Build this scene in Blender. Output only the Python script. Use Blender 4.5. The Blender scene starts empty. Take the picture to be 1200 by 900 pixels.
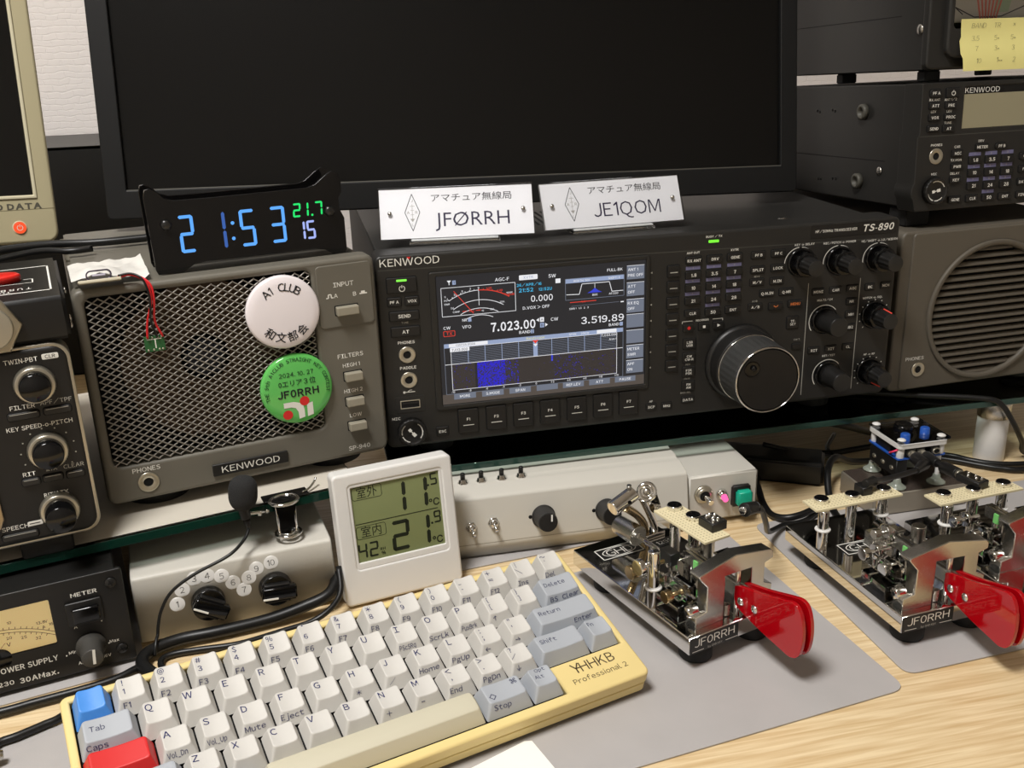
import bpy, bmesh, math, random
from mathutils import Matrix, Vector
SC = bpy.context.scene
COL = SC.collection
R = math.radians
random.seed(7)

# ------------------------------------------------------------------ camera, world, lights, exposure
cam_data = bpy.data.cameras.new('camera')
cam = bpy.data.objects.new('camera', cam_data)
COL.objects.link(cam)
cam.location = (-.0471, -.6626, .3587)
cam.rotation_euler = (1.2277, .0313, -.2191)
cam_data.sensor_width = 36
cam_data.lens = 1159.67 / 1200 * 36
cam_data.clip_start = .01
SC.camera = cam
SC.view_settings.view_transform = 'Standard'
SC.view_settings.look = 'None'
SC.view_settings.gamma = 1
SC.view_settings.use_curve_mapping = False
SC.view_settings.exposure = 0.0
wd = bpy.data.worlds.new('room_air')
SC.world = wd
wd.use_nodes = True
wd.node_tree.nodes['Background'].inputs[0].default_value = (1, .98, .96, 1)
wd.node_tree.nodes['Background'].inputs[1].default_value = .17
LAMP_POS = (-.45, -.62, 1.60)
la = bpy.data.lights.new('ceiling_light', 'AREA')
la.shape = 'DISK'
la.size = .5
la.energy = 34
la.color = (1, .985, .965)
lo = bpy.data.objects.new('ceiling_light', la)
lo.location = LAMP_POS
COL.objects.link(lo)

# ------------------------------------------------------------------ materials
def lin(c):
    return tuple(((x / 255 / 12.92) if x / 255 <= .04045 else ((x / 255 + .055) / 1.055) ** 2.4) for x in c)
def setin(b, k, v):
    if k in b.inputs: b.inputs[k].default_value = v
def mat(name, c, rough=.5, metal=0., spec=.5, trans=0., ior=1.45, coat=0., emit=None, es=1., var=0., vscale=40., bump=0., bscale=400., stretch=None, alpha=1.):
    m = bpy.data.materials.new(name)
    m.use_nodes = True
    nt = m.node_tree
    b = nt.nodes['Principled BSDF']
    col = (*lin(c), 1)
    b.inputs['Base Color'].default_value = col
    b.inputs['Roughness'].default_value = rough
    b.inputs['Metallic'].default_value = metal
    setin(b, 'Specular IOR Level', spec); setin(b, 'Transmission Weight', trans); b.inputs['IOR'].default_value = ior
    setin(b, 'Coat Weight', coat); b.inputs['Alpha'].default_value = alpha
    if emit:
        b.inputs['Emission Color'].default_value = (*lin(emit), 1); b.inputs['Emission Strength'].default_value = es
    if var or bump:
        tc = nt.nodes.new('ShaderNodeTexCoord'); mp = nt.nodes.new('ShaderNodeMapping')
        nt.links.new(tc.outputs['Object'], mp.inputs[0])
        if stretch: mp.inputs['Scale'].default_value = stretch
    if var:
        n = nt.nodes.new('ShaderNodeTexNoise'); n.inputs['Scale'].default_value = vscale; n.inputs['Detail'].default_value = 5
        nt.links.new(mp.outputs[0], n.inputs['Vector'])
        mr = nt.nodes.new('ShaderNodeMapRange'); mr.inputs[1].default_value = .3; mr.inputs[2].default_value = .7
        mr.inputs[3].default_value = 1 - var; mr.inputs[4].default_value = 1 + var
        nt.links.new(n.outputs['Fac'], mr.inputs[0])
        mx = nt.nodes.new('ShaderNodeVectorMath'); mx.operation = 'SCALE'; mx.inputs[0].default_value = col[:3]
        nt.links.new(mr.outputs[0], mx.inputs['Scale']); nt.links.new(mx.outputs[0], b.inputs['Base Color'])
    if bump:
        n = nt.nodes.new('ShaderNodeTexNoise'); n.inputs['Scale'].default_value = bscale; n.inputs['Detail'].default_value = 3
        nt.links.new(mp.outputs[0], n.inputs['Vector'])
        bp = nt.nodes.new('ShaderNodeBump'); bp.inputs['Strength'].default_value = bump; bp.inputs['Distance'].default_value = .001
        nt.links.new(n.outputs['Fac'], bp.inputs['Height']); nt.links.new(bp.outputs[0], b.inputs['Normal'])
    return m
def glow(name, c, s=1.):
    return mat(name, (0, 0, 0), rough=.4, spec=.2, emit=c, es=s)

BLK = mat('black_plastic', (36, 35, 33), .42, bump=.08, bscale=2500)
BLK2 = mat('black_button', (27, 26, 25), .4)
DARK = mat('deep_black', (12, 12, 12), .6)
CAV = mat('dark_cavity', (6, 6, 6), .9)
GLB = mat('gloss_black', (10, 10, 11), .12)
RUB = mat('black_rubber', (22, 22, 22), .7)
CABM = mat('black_cable', (18, 18, 18), .38)
PRN = mat('white_print', (232, 230, 222), .5)
PRG = mat('grey_print', (170, 168, 160), .5)
KRED = mat('red_print', (215, 40, 40), .5)
ORP = mat('orange_print', (220, 120, 60), .5)
PURP = mat('purple_print', (112, 110, 146), .5)
CHR = mat('chrome', (225, 224, 222), .06, 1.)
STL = mat('brushed_steel', (200, 198, 192), .22, 1., bump=.1, bscale=900, stretch=(1, 1, 25))
BRS = mat('nickel_brass', (176, 156, 120), .25, 1.)
SIL = mat('satin_silver', (190, 184, 168), .3, .85)
GRY = mat('speaker_grey', (104, 100, 90), .45, bump=.05, bscale=2500)
GRYD = mat('speaker_dark_grey', (72, 70, 63), .5)
GRYR = mat('speaker_taupe', (92, 86, 76), .5, bump=.05, bscale=2500)
BEI = mat('beige_box_plastic', (200, 196, 186), .45, bump=.05, bscale=1500)
BEI2 = mat('beige_panel', (190, 184, 170), .5)
WHT = mat('white_plastic', (224, 222, 218), .4)
PAPER = mat('white_paper', (240, 238, 232), .7)
STK = mat('pale_sticker', (236, 234, 230), .4)
INK = mat('black_ink', (25, 25, 30), .6)
INKB = mat('navy_ink', (36, 40, 92), .6)
CRM = mat('cream_monitor', (186, 176, 142), .5)
CRM2 = mat('cream_bezel_edge', (214, 206, 176), .5)
ACR = mat('clear_acrylic', (250, 252, 250), .03, trans=1., ior=1.35)
ACRW = mat('frosted_acrylic', (238, 240, 240), .3, trans=.35, ior=1.45)
SMK = mat('smoked_acrylic', (14, 13, 13), .06)
RED = mat('red_acrylic', (182, 3, 18), .06, trans=.18, ior=1.45, coat=.6)
def thin_glass(name, tint, rough=.02, ior=1.45):
    m = bpy.data.materials.new(name); m.use_nodes = True
    nt = m.node_tree; nt.nodes.remove(nt.nodes['Principled BSDF'])
    o = nt.nodes['Material Output']; tr = nt.nodes.new('ShaderNodeBsdfTransparent'); gl = nt.nodes.new('ShaderNodeBsdfGlossy')
    fr = nt.nodes.new('ShaderNodeFresnel'); mx = nt.nodes.new('ShaderNodeMixShader')
    tr.inputs[0].default_value = (*lin(tint), 1); gl.inputs['Roughness'].default_value = rough; fr.inputs['IOR'].default_value = ior
    nt.links.new(fr.outputs[0], mx.inputs[0]); nt.links.new(tr.outputs[0], mx.inputs[1]); nt.links.new(gl.outputs[0], mx.inputs[2]); nt.links.new(mx.outputs[0], o.inputs[0])
    return m
PANE = thin_glass('clear_window', (252, 252, 253), .02, 1.3)
GLASS = thin_glass('shelf_glass', (234, 242, 239), .01, 1.4)
GEDGE = mat('glass_edge_green', (18, 62, 50), .15, trans=.3)
MATG = mat('grey_desk_mat', (172, 168, 166), .6, var=.03, vscale=30, bump=.05, bscale=900)
LINER = mat('white_shelf_liner', (205, 198, 184), .5)
PERF = mat('perf_board', (226, 214, 176), .55)
GRN = mat('green_board', (40, 96, 52), .4)
BLUB = mat('blue_board', (36, 84, 170), .4)

def wood_mat():
    m = mat('oak_grain_laminate', (214, 190, 150), .42)
    nt = m.node_tree; b = nt.nodes['Principled BSDF']
    tc = nt.nodes.new('ShaderNodeTexCoord'); mp = nt.nodes.new('ShaderNodeMapping')
    mp.inputs['Scale'].default_value = (7, 150, 1); mp.inputs['Rotation'].default_value = (0, 0, R(2))
    nt.links.new(tc.outputs['Object'], mp.inputs[0])
    n = nt.nodes.new('ShaderNodeTexNoise'); n.inputs['Scale'].default_value = 2.2; n.inputs['Detail'].default_value = 8; n.inputs['Distortion'].default_value = .6
    nt.links.new(mp.outputs[0], n.inputs['Vector'])
    cr = nt.nodes.new('ShaderNodeValToRGB')
    cr.color_ramp.elements[0].position = .3; cr.color_ramp.elements[0].color = (*lin((200, 170, 124)), 1)
    cr.color_ramp.elements[1].position = .66; cr.color_ramp.elements[1].color = (*lin((230, 208, 168)), 1)
    nt.links.new(n.outputs['Fac'], cr.inputs[0]); nt.links.new(cr.outputs[0], b.inputs['Base Color'])
    return m
WOOD = wood_mat()
def paper_wall():
    m = mat('embossed_wallpaper', (246, 240, 237), .8)
    nt = m.node_tree; b = nt.nodes['Principled BSDF']
    tc = nt.nodes.new('ShaderNodeTexCoord'); mp = nt.nodes.new('ShaderNodeMapping')
    mp.inputs['Rotation'].default_value = (R(90), 0, 0)
    nt.links.new(tc.outputs['Object'], mp.inputs[0])
    br = nt.nodes.new('ShaderNodeTexBrick'); br.inputs['Scale'].default_value = 34
    br.inputs['Mortar Size'].default_value = .03; br.inputs['Mortar Smooth'].default_value = .6
    br.inputs['Color1'].default_value = (1, 1, 1, 1); br.inputs['Color2'].default_value = (.8, .8, .8, 1); br.inputs['Mortar'].default_value = (0, 0, 0, 1)
    nz = nt.nodes.new('ShaderNodeTexNoise'); nz.inputs['Scale'].default_value = 60
    av = nt.nodes.new('ShaderNodeVectorMath'); av.operation = 'MULTIPLY_ADD'; av.inputs[1].default_value = (.01, .01, .01)
    nt.links.new(nz.outputs['Color'], av.inputs[0]); nt.links.new(mp.outputs[0], av.inputs[2]); nt.links.new(tc.outputs['Object'], nz.inputs['Vector'])
    nt.links.new(av.outputs[0], br.inputs['Vector'])
    bp = nt.nodes.new('ShaderNodeBump'); bp.inputs['Strength'].default_value = .28; bp.inputs['Distance'].default_value = .003
    nt.links.new(br.outputs['Color'], bp.inputs['Height']); nt.links.new(bp.outputs[0], b.inputs['Normal'])
    return m
WALLP = paper_wall()
BLK3 = mat('dark_front_black', (25, 24, 23), .42, bump=.08, bscale=2500)
MBZ = mat('monitor_black', (17, 17, 17), .5, spec=.35)
def speckle(name, thr, scale=900):
    m = bpy.data.materials.new(name); m.use_nodes = True
    nt = m.node_tree; b = nt.nodes['Principled BSDF']
    b.inputs['Base Color'].default_value = (0, 0, 0, 1); b.inputs['Roughness'].default_value = .4
    tc = nt.nodes.new('ShaderNodeTexCoord'); n = nt.nodes.new('ShaderNodeTexNoise'); n.inputs['Scale'].default_value = scale; n.inputs['Detail'].default_value = 2
    nt.links.new(tc.outputs['Object'], n.inputs['Vector'])
    cr = nt.nodes.new('ShaderNodeValToRGB'); cr.color_ramp.interpolation = 'CONSTANT'
    cr.color_ramp.elements[0].color = (*lin((52, 47, 46)), 1)
    cr.color_ramp.elements[1].position = thr; cr.color_ramp.elements[1].color = (*lin((34, 30, 200)), 1)
    nt.links.new(n.outputs['Fac'], cr.inputs[0]); nt.links.new(cr.outputs[0], b.inputs['Emission Color']); b.inputs['Emission Strength'].default_value = 1
    return m

# ------------------------------------------------------------------ mesh helpers
PANEL = Matrix(((1, 0, 0, 0), (0, 0, -1, 0), (0, 1, 0, 0), (0, 0, 0, 1)))   # x right, y up, z towards the viewer
FLAT = Matrix.Identity(4)
_txt = {}
def text_geo(s, bold):
    k = (s, bold)
    if k in _txt: return _txt[k]
    if len(s) and all(33 <= ord(c) < 127 or c == ' ' for c in s):
        H_, hf = raw_geo('\uff28', 0.)
        y0 = min(v[1] for v in H_); sc = .69 / (max(v[1] for v in H_) - y0)
        vs, fs, x = [], [], 0.
        for c in s:
            if c == ' ': x += .26; continue
            if c == '1': q_ = bold * .8; g, f = [(.17 - q_, 0), (.255 + q_, 0), (.255 + q_, .69), (.19 - q_, .69), (.03, .57), (.03, .485 - q_), (.17 - q_, .57 - q_)], [tuple(range(7))]
            elif c == '-': g, f = [(0, .2), (.26, .2), (.26, .28), (0, .28)], [(0, 1, 2, 3)]
            elif c == '_': g, f = [(0, -.1), (.42, -.1), (.42, -.04), (0, -.04)], [(0, 1, 2, 3)]
            else:
                g, f = raw_geo(chr(ord(c) + 0xFEE0), bold)
                g = [(a * sc, (b - y0) * sc) for a, b in g]
            l = min(v[0] for v in g); n = len(vs)
            vs += [(a - l + x, b) for a, b in g]; fs += [tuple(n + i for i in q) for q in f]
            x += max(v[0] for v in g) - l + (.1 if c not in '.,:' else .13)
        _txt[k] = (vs, fs)
        return _txt[k]
    _txt[k] = raw_geo(s, bold)
    return _txt[k]
_raw = {}
def raw_geo(s, bold):
    k = (s, bold)
    if k not in _raw:
        cu = bpy.data.curves.new('lettering', 'FONT'); cu.body = s; cu.size = 1; cu.offset = bold; cu.resolution_u = 2
        o = bpy.data.objects.new('lettering', cu)
        me = bpy.data.meshes.new_from_object(o)
        vs = [(v.co.x, v.co.y) for v in me.vertices]; fs = [tuple(p.vertices) for p in me.polygons]
        bpy.data.objects.remove(o); bpy.data.curves.remove(cu); bpy.data.meshes.remove(me)
        _raw[k] = (vs, fs)
    return _raw[k]
def rr(w, h, r, n=4, cx=0., cy=0.):
    pts = []
    r = min(r, w / 2 - 1e-6, h / 2 - 1e-6)
    for k, (sx, sy) in enumerate(((1, 1), (-1, 1), (-1, -1), (1, -1))):
        for i in range(n + 1):
            a = math.pi / 2 * (k + i / n)
            pts.append((cx + sx * (w / 2 - r) + r * math.cos(a), cy + sy * (h / 2 - r) + r * math.sin(a)))
    return pts
def circ(r, n=24, cx=0., cy=0.):
    return [(cx + r * math.cos(2 * math.pi * i / n), cy + r * math.sin(2 * math.pi * i / n)) for i in range(n)]
def rrc(x0, y0, x1, y1, r, n=4):
    return rr(x1 - x0, y1 - y0, r, n, (x0 + x1) / 2, (y0 + y1) / 2)
def catmull(pts, n=6, closed=False):
    P = [Vector(p) for p in pts]
    if len(P) < 3: return P
    out = []
    N = len(P)
    rng = range(N) if closed else range(N - 1)
    for i in rng:
        p0 = P[(i - 1) % N] if (closed or i > 0) else P[0] * 2 - P[1]
        p1 = P[i]; p2 = P[(i + 1) % N]
        p3 = P[(i + 2) % N] if (closed or i + 2 < N) else P[-1] * 2 - P[-2]
        for k in range(n):
            t = k / n
            out.append(.5 * ((2 * p1) + (p2 - p0) * t + (2 * p0 - 5 * p1 + 4 * p2 - p3) * t * t + (3 * p1 - p0 - 3 * p2 + p3) * t ** 3))
    if not closed: out.append(P[-1])
    return out

class MB:
    """collects shapes (given in millimetres) into one mesh object"""
    def __init__(s, M=PANEL, u=.001):
        s.bm = bmesh.new(); s.mats = []; s.M = M; s.u = u
    def mi(s, m):
        if m not in s.mats: s.mats.append(m)
        return s.mats.index(m)
    def add(s, vs, fs, m, M=None, recalc=True):
        T = s.M @ Matrix.Scale(s.u, 4) @ (M if M is not None else FLAT)
        i = s.mi(m)
        t = bmesh.new()
        vv = [t.verts.new(v) for v in vs]
        for f in fs:
            try: t.faces.new([vv[k] for k in f])
            except ValueError: pass
        if recalc: bmesh.ops.recalc_face_normals(t, faces=t.faces[:])
        s.merge(t, i, T)
    def merge(s, t, i, T):
        t.verts.index_update()
        nv = [s.bm.verts.new(T @ v.co) for v in t.verts]
        for f in t.faces:
            try:
                q = s.bm.faces.new([nv[v.index] for v in f.verts]); q.material_index = i; q.smooth = True
            except ValueError: pass
        t.free()
        return s
    def box(s, x, y, z, w, h, d, m, bev=0, seg=2, M=None):
        t = bmesh.new()
        bmesh.ops.create_cube(t, size=1)
        for v in t.verts: v.co = Vector((x + v.co.x * w, y + v.co.y * h, z + (v.co.z + .5) * d))
        if bev: bmesh.ops.bevel(t, geom=t.edges[:], offset=bev, segments=seg, affect='EDGES', clamp_overlap=True)
        return s.merge(t, s.mi(m), s.M @ Matrix.Scale(s.u, 4) @ (M if M is not None else FLAT))
    def prism(s, pts, z0, z1, m, M=None, top=None, tz=0):
        n = len(pts)
        vs = [(x, y, z0) for x, y in pts] + [(x, y, z1) for x, y in (top or pts)]
        fs = [tuple(range(n)), tuple(range(n, 2 * n))] + [(i, (i + 1) % n, n + (i + 1) % n, n + i) for i in range(n)]
        s.add(vs, fs, m, M); return s
    def shape(s, outer, holes, z0, z1, m, bev=0, M=None, res=2):
        cu = bpy.data.curves.new('outline', 'CURVE'); cu.dimensions = '2D'; cu.fill_mode = 'BOTH'
        cu.extrude = max((z1 - z0) / 2 - bev, 0); cu.bevel_depth = bev; cu.bevel_resolution = res; cu.offset = -bev
        for pts in [outer] + list(holes):
            sp = cu.splines.new('POLY'); sp.points.add(len(pts) - 1); sp.use_cyclic_u = True
            for p, q in zip(sp.points, pts): p.co = (q[0], q[1], 0, 1)
        o = bpy.data.objects.new('outline', cu)
        me = bpy.data.meshes.new_from_object(o)
        zc = (z0 + z1) / 2
        vs = [(v.co.x, v.co.y, v.co.z + zc) for v in me.vertices]; fs = [tuple(p.vertices) for p in me.polygons]
        bpy.data.objects.remove(o); bpy.data.curves.remove(cu); bpy.data.meshes.remove(me)
        t = bmesh.new(); vv = [t.verts.new(v) for v in vs]
        for f in fs:
            try: t.faces.new([vv[k] for k in f])
            except ValueError: pass
        bmesh.ops.remove_doubles(t, verts=t.verts[:], dist=1e-4)
        bmesh.ops.recalc_face_normals(t, faces=t.faces[:])
        return s.merge(t, s.mi(m), s.M @ Matrix.Scale(s.u, 4) @ (M if M is not None else FLAT))
    def lathe(s, prof, x, y, z, m, n=28, M=None, flute=None, cap=True):
        vs = []; fs = []; N = len(prof)
        for r, h in prof:
            for k in range(n):
                a = 2 * math.pi * k / n; q = r
                if flute and flute[2] <= h <= flute[3] and (k // max(1, n // (2 * flute[0]))) % 2: q = r - flute[1]
                vs.append((q * math.cos(a), q * math.sin(a), h))
        for i in range(N - 1):
            for k in range(n):
                a, b = i * n + k, i * n + (k + 1) % n
                fs.append((a, b, b + n, a + n))
        if cap and prof[0][0] > 1e-6: fs.append(tuple(range(n)))
        if cap and prof[-1][0] > 1e-6: fs.append(tuple(range((N - 1) * n, N * n)))
        T = Matrix.Translation((x, y, z)) @ (M if M is not None else FLAT)
        t = bmesh.new(); vv = [t.verts.new(v) for v in vs]
        for f in fs:
            try: t.faces.new([vv[k] for k in f])
            except ValueError: pass
        bmesh.ops.remove_doubles(t, verts=t.verts[:], dist=1e-5)
        bmesh.ops.recalc_face_normals(t, faces=t.faces[:])
        return s.merge(t, s.mi(m), s.M @ Matrix.Scale(s.u, 4) @ T)
    def rod(s, p0, p1, r, m, r1=None, n=20, bev=0):
        p0 = Vector(p0); p1 = Vector(p1); d = p1 - p0; L = d.length
        q = d.to_track_quat('Z', 'Y').to_matrix().to_4x4()
        r1 = r if r1 is None else r1
        pr = [(r, 0), (r1, L)] if not bev else [(r - bev, 0), (r, bev), (r1, L - bev), (r1 - bev, L)]
        return s.lathe(pr, *p0, m, n, q)
    def tube(s, pts, r, m, n=8, sp=6, closed=False):
        P = catmull(pts, sp, closed) if sp else [Vector(p) for p in pts]
        vs = []; fs = []; N = len(P); nrm = None
        for i, p in enumerate(P):
            if closed: t = (P[(i + 1) % N] - P[i - 1])
            else: t = (P[min(i + 1, N - 1)] - P[max(i - 1, 0)])
            t.normalize()
            if nrm is None:
                nrm = t.orthogonal().normalized()
            nrm = (nrm - t * nrm.dot(t)).normalized(); b = t.cross(nrm)
            for k in range(n):
                a = 2 * math.pi * k / n
                vs.append(tuple(p + (nrm * math.cos(a) + b * math.sin(a)) * r))
        for i in range(N if closed else N - 1):
            j = (i + 1) % N
            for k in range(n):
                fs.append((i * n + k, i * n + (k + 1) % n, j * n + (k + 1) % n, j * n + k))
        if not closed: fs += [tuple(range(n)), tuple(range((N - 1) * n, N * n))]
        s.add(vs, fs, m); return s
    def ring(s, r, t, x, y, z, m, n=28, k=8, M=None):
        pr = [(r + t * math.cos(2 * math.pi * i / k), t * math.sin(2 * math.pi * i / k)) for i in range(k + 1)]
        T = Matrix.Translation((x, y, z)) @ (M if M is not None else FLAT)
        vs = []; fs = []
        for a, h in pr[:-1]:
            for j in range(n):
                q = 2 * math.pi * j / n; vs.append((a * math.cos(q), a * math.sin(q), h))
        for i in range(k):
            for j in range(n):
                fs.append((i * n + j, i * n + (j + 1) % n, ((i + 1) % k) * n + (j + 1) % n, ((i + 1) % k) * n + j))
        s.add(vs, fs, m, T); return s
    def text(s, t, x, y, z, h, m, w=None, al='C', bold=.012, rot=0, shear=0, fn=None, M=None):
        vs, fs = text_geo(t, bold)
        if not vs: return s
        k = h / .69
        x0 = min(v[0] for v in vs); x1 = max(v[0] for v in vs)
        kx = k if w is None else w / (x1 - x0)
        off = {'C': (x0 + x1) / 2, 'L': x0, 'R': x1}[al]
        ca, sa = math.cos(R(rot)), math.sin(R(rot))
        out = []
        for vx, vy in vs:
            px = (vx - off) * kx + shear * vy * k; py = (vy - .345) * k
            qx = x + px * ca - py * sa; qy = y + px * sa + py * ca
            out.append((qx, qy, z) if fn is None else fn(qx, qy))
        s.add(out, fs, m, M, recalc=False); return s
    def rect(s, x0, y0, x1, y1, z, m, M=None):
        s.add([(x0, y0, z), (x1, y0, z), (x1, y1, z), (x0, y1, z)], [(0, 1, 2, 3)], m, M, recalc=False); return s
    def poly(s, pts, z, m, M=None):
        s.add([(p[0], p[1], z) for p in pts], [tuple(range(len(pts)))], m, M, recalc=False); return s
    def line(s, p, q, z, t, m):
        d = Vector((q[0] - p[0], q[1] - p[1])); n = Vector((-d.y, d.x)).normalized() * t / 2
        s.add([(p[0] + n.x, p[1] + n.y, z), (p[0] - n.x, p[1] - n.y, z), (q[0] - n.x, q[1] - n.y, z), (q[0] + n.x, q[1] + n.y, z)], [(0, 1, 2, 3)], m, None, False); return s
    def pline(s, pts, z, t, m):
        for a, b in zip(pts, pts[1:]): s.line(a, b, z, t, m)
        return s
    def arc(s, x, y, r, a0, a1, z, t, m, n=24):
        return s.pline([(x + r * math.cos(R(a0 + (a1 - a0) * i / n)), y + r * math.sin(R(a0 + (a1 - a0) * i / n))) for i in range(n + 1)], z, t, m)
    def frame(s, x0, y0, x1, y1, z, t, m):
        return s.pline([(x0, y0), (x1, y0), (x1, y1), (x0, y1), (x0, y0)], z, t, m)
    def seg7(s, ch, x, y, w, h, t, z, m, sl=0.):
        g = t * .12
        S = {'0': 'abcdef', '1': 'bc', '2': 'abged', '3': 'abgcd', '4': 'fgbc', '5': 'afgcd', '6': 'afgedc', '7': 'abc', '8': 'abcdefg', '9': 'abcdfg'}[ch]
        def hs(cy): return [(g + t * .1, cy), (t / 2 + g, cy + t / 2), (w - t / 2 - g, cy + t / 2), (w - g - t * .1, cy), (w - t / 2 - g, cy - t / 2), (t / 2 + g, cy - t / 2)]
        def vsg(cx, y0, y1): return [(cx, y0 + g), (cx + t / 2, y0 + t / 2 + g), (cx + t / 2, y1 - t / 2 - g), (cx, y1 - g), (cx - t / 2, y1 - t / 2 - g), (cx - t / 2, y0 + t / 2 + g)]
        D = {'a': hs(h - t / 2), 'g': hs(h / 2), 'd': hs(t / 2), 'b': vsg(w - t / 2, h / 2, h), 'c': vsg(w - t / 2, 0, h / 2), 'f': vsg(t / 2, h / 2, h), 'e': vsg(t / 2, 0, h / 2)}
        for q in S: s.poly([(x + px + sl * py, y + py) for px, py in D[q]], z, m)
        return s
    def build(s, name, parent=None, label=None, **kw):
        for e in s.bm.edges:
            if len(e.link_faces) == 2:
                if e.link_faces[0].material_index != e.link_faces[1].material_index or e.calc_face_angle(0) > .62: e.smooth = False
        me = bpy.data.meshes.new(name); s.bm.to_mesh(me); s.bm.free()
        for m in s.mats: me.materials.append(m)
        o = bpy.data.objects.new(name, me); COL.objects.link(o)
        wn = o.modifiers.new('even_shading', 'WEIGHTED_NORMAL'); wn.keep_sharp = True; wn.weight = 90
        if parent is not None: o.parent = parent
        if label: o['label'] = label
        for k, v in kw.items(): o[k] = v
        return o

def thing(name, label, cat, loc=(0, 0, 0), yaw=0, tilt=0, group=None, M=None):
    o = bpy.data.objects.new(name, None); COL.objects.link(o)
    o.empty_display_size = .02
    o.location = loc; o.rotation_euler = (R(-tilt), 0, R(yaw))
    if M is not None: o.matrix_world = M
    o['label'] = label; o['category'] = cat
    if group: o['group'] = group
    return o
def tag(o, label, cat, group=None):
    o['label'] = label; o['category'] = cat
    if group: o['group'] = group
    return o
def lie(x, y, z, yaw=0, pitch=0, roll=0):
    """matrix in millimetres for a shape laid into a builder's frame"""
    return Matrix.Translation((x, y, z)) @ Matrix.Rotation(R(yaw), 4, 'Z') @ Matrix.Rotation(R(pitch), 4, 'X') @ Matrix.Rotation(R(roll), 4, 'Y')
SIDE = Matrix(((0, 0, 1, 0), (1, 0, 0, 0), (0, 1, 0, 0), (0, 0, 0, 1)))   # profile in depth / height, extruded to the right
def basis(o, b, n, w):
    return Matrix(((b[0], n[0], w[0], o[0]), (b[1], n[1], w[1], o[1]), (b[2], n[2], w[2], o[2]), (0, 0, 0, 1)))

# ------------------------------------------------------------------ the room
def slab(name, x0, y0, z0, x1, y1, z1, m):
    mb = MB(FLAT, 1.)
    mb.box((x0 + x1) / 2, (y0 + y1) / 2, z0, x1 - x0, y1 - y0, z1 - z0, m)
    return mb.build(name, kind='structure')
PAINT = mat('room_paint', (222, 217, 208), .85)
FLOORM = mat('floor_boards', (120, 92, 64), .5, var=.12, vscale=3, stretch=(1, 12, 1))
slab('wall_back', -1.6, .68, -.72, 2.0, .74, 1.70, WALLP)
slab('wall_front', -1.6, -2.4, -.72, 2.0, -2.34, 1.70, PAINT)
slab('wall_left', -1.66, -2.4, -.72, -1.6, .74, 1.70, PAINT)
slab('wall_right', 2.0, -2.4, -.72, 2.06, .74, 1.70, PAINT)
slab('floor', -1.66, -2.4, -.78, 2.06, .74, -.72, FLOORM)
slab('ceiling', -1.66, -2.4, 1.70, 2.06, .74, 1.76, PAINT)
t = thing('ceiling_lamp', 'round white ceiling lamp above the desk', 'lamp', (LAMP_POS[0], LAMP_POS[1], 1.70))
MB(FLAT).lathe([(0, 0), (270, 0), (270, -18), (255, -26)], 0, 0, 0, WHT, 40).build('lamp_base', t)
MB(FLAT).lathe([(255, -20), (250, -50), (200, -72), (0, -80)], 0, 0, 0, glow('lamp_diffuser_glow', (255, 246, 232), 2.5), 40).build('lamp_shade', t)

# ------------------------------------------------------------------ desk, mats, shelves
t = thing('desk', 'pale oak wood-grain desk that carries all the radio gear', 'desk', (0, 0, 0))
MB(FLAT, 1.).box(.1, .085, -.03, 1.9, 1.11, .03, WOOD, .002).build('desk_top', t)
for sx in (-.8, 1.0):
    for sy in (-.41, .58):
        MB(FLAT, 1.).box(sx, sy, -.72, .05, .05, .69, BLK, .002).build('leg', t)

def mat_sheet(label, quad, yaw_pts=None, th=1.0, r=9):
    mb = MB(FLAT)
    c = [sum(p[k] for p in quad) / len(quad) for k in (0, 1)]
    pts = []
    n = len(quad)
    for i, p in enumerate(quad):
        a = Vector(quad[i - 1]) - Vector(p); b = Vector(quad[(i + 1) % n]) - Vector(p)
        P0 = Vector(p) + a.normalized() * r; P1 = Vector(p) + b.normalized() * r
        for k in range(6):
            q = k / 5
            pts.append(tuple((P0 * (1 - q) ** 2 + Vector(p) * 2 * q * (1 - q) + P1 * q * q) - Vector(c)))
    mb.shape(pts, [], 0, th, MATG, .3)
    o = mb.build('desk_mat'); o.location = (c[0] / 1000, c[1] / 1000, 0.0002)
    return tag(o, label, 'desk mat', 'grey desk mats')
mat_sheet('large grey desk mat under the keyboard and the chrome paddle key beside it', [(-420, -340), (262.5, -250), (240, -47), (-445, -218)])
mat_sheet('grey desk mat under the pair of paddle keys at the right edge', [(270, -239), (640, -217), (640, -30), (266, -46)])
mat_sheet('grey mat strip under the long beige control box', [(20, -55.5), (282, -24), (262, 120), (0, 90)])
mat_sheet('grey mat strip under the black power supply', [(-430, -176), (-165, -113), (-205, 60), (-470, 0)])

def shelf(label, loc, yaw, x0, x1, depth, th, liner, posts, collar):
    t = thing('glass_shelf', label, 'shelf', loc, yaw)
    mb = MB(FLAT)
    mb.box((x0 + x1) / 2, depth / 2 + .25, -th, x1 - x0, depth - .5, th, GLASS, .4)
    mb.build('glass_pane', t)
    mb = MB(FLAT)
    mb.box((x0 + x1) / 2, -.4, -th + .1, x1 - x0, .8, th - .2, GEDGE if liner else mat('glass_edge_pale', (62, 92, 82), .15, trans=.4), .15)
    mb.build('polished_edge', t, 'green polished front edge of the glass')
    if liner:
        MB(FLAT).box((x0 + x1) / 2, depth / 2 + 1, .0, x1 - x0 - 2, depth - 4, .4, LINER).build('liner', t, 'white sheet lying over the glass')
    for px, py in posts:
        H = loc[2] * 1000 - th
        mb = MB(FLAT).lathe([(0, -H - th), (12.5, -H - th), (12.5, -th - 16), (0, -th - 16)], px, py, 0, WHT, 32)
        if collar: mb.lathe([(0, -th - 16), (13.2, -th - 16), (13.2, -th - 1), (0, -th)], px, py, 0, STL, 32)
        mb.build('post', t)
    return t
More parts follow.
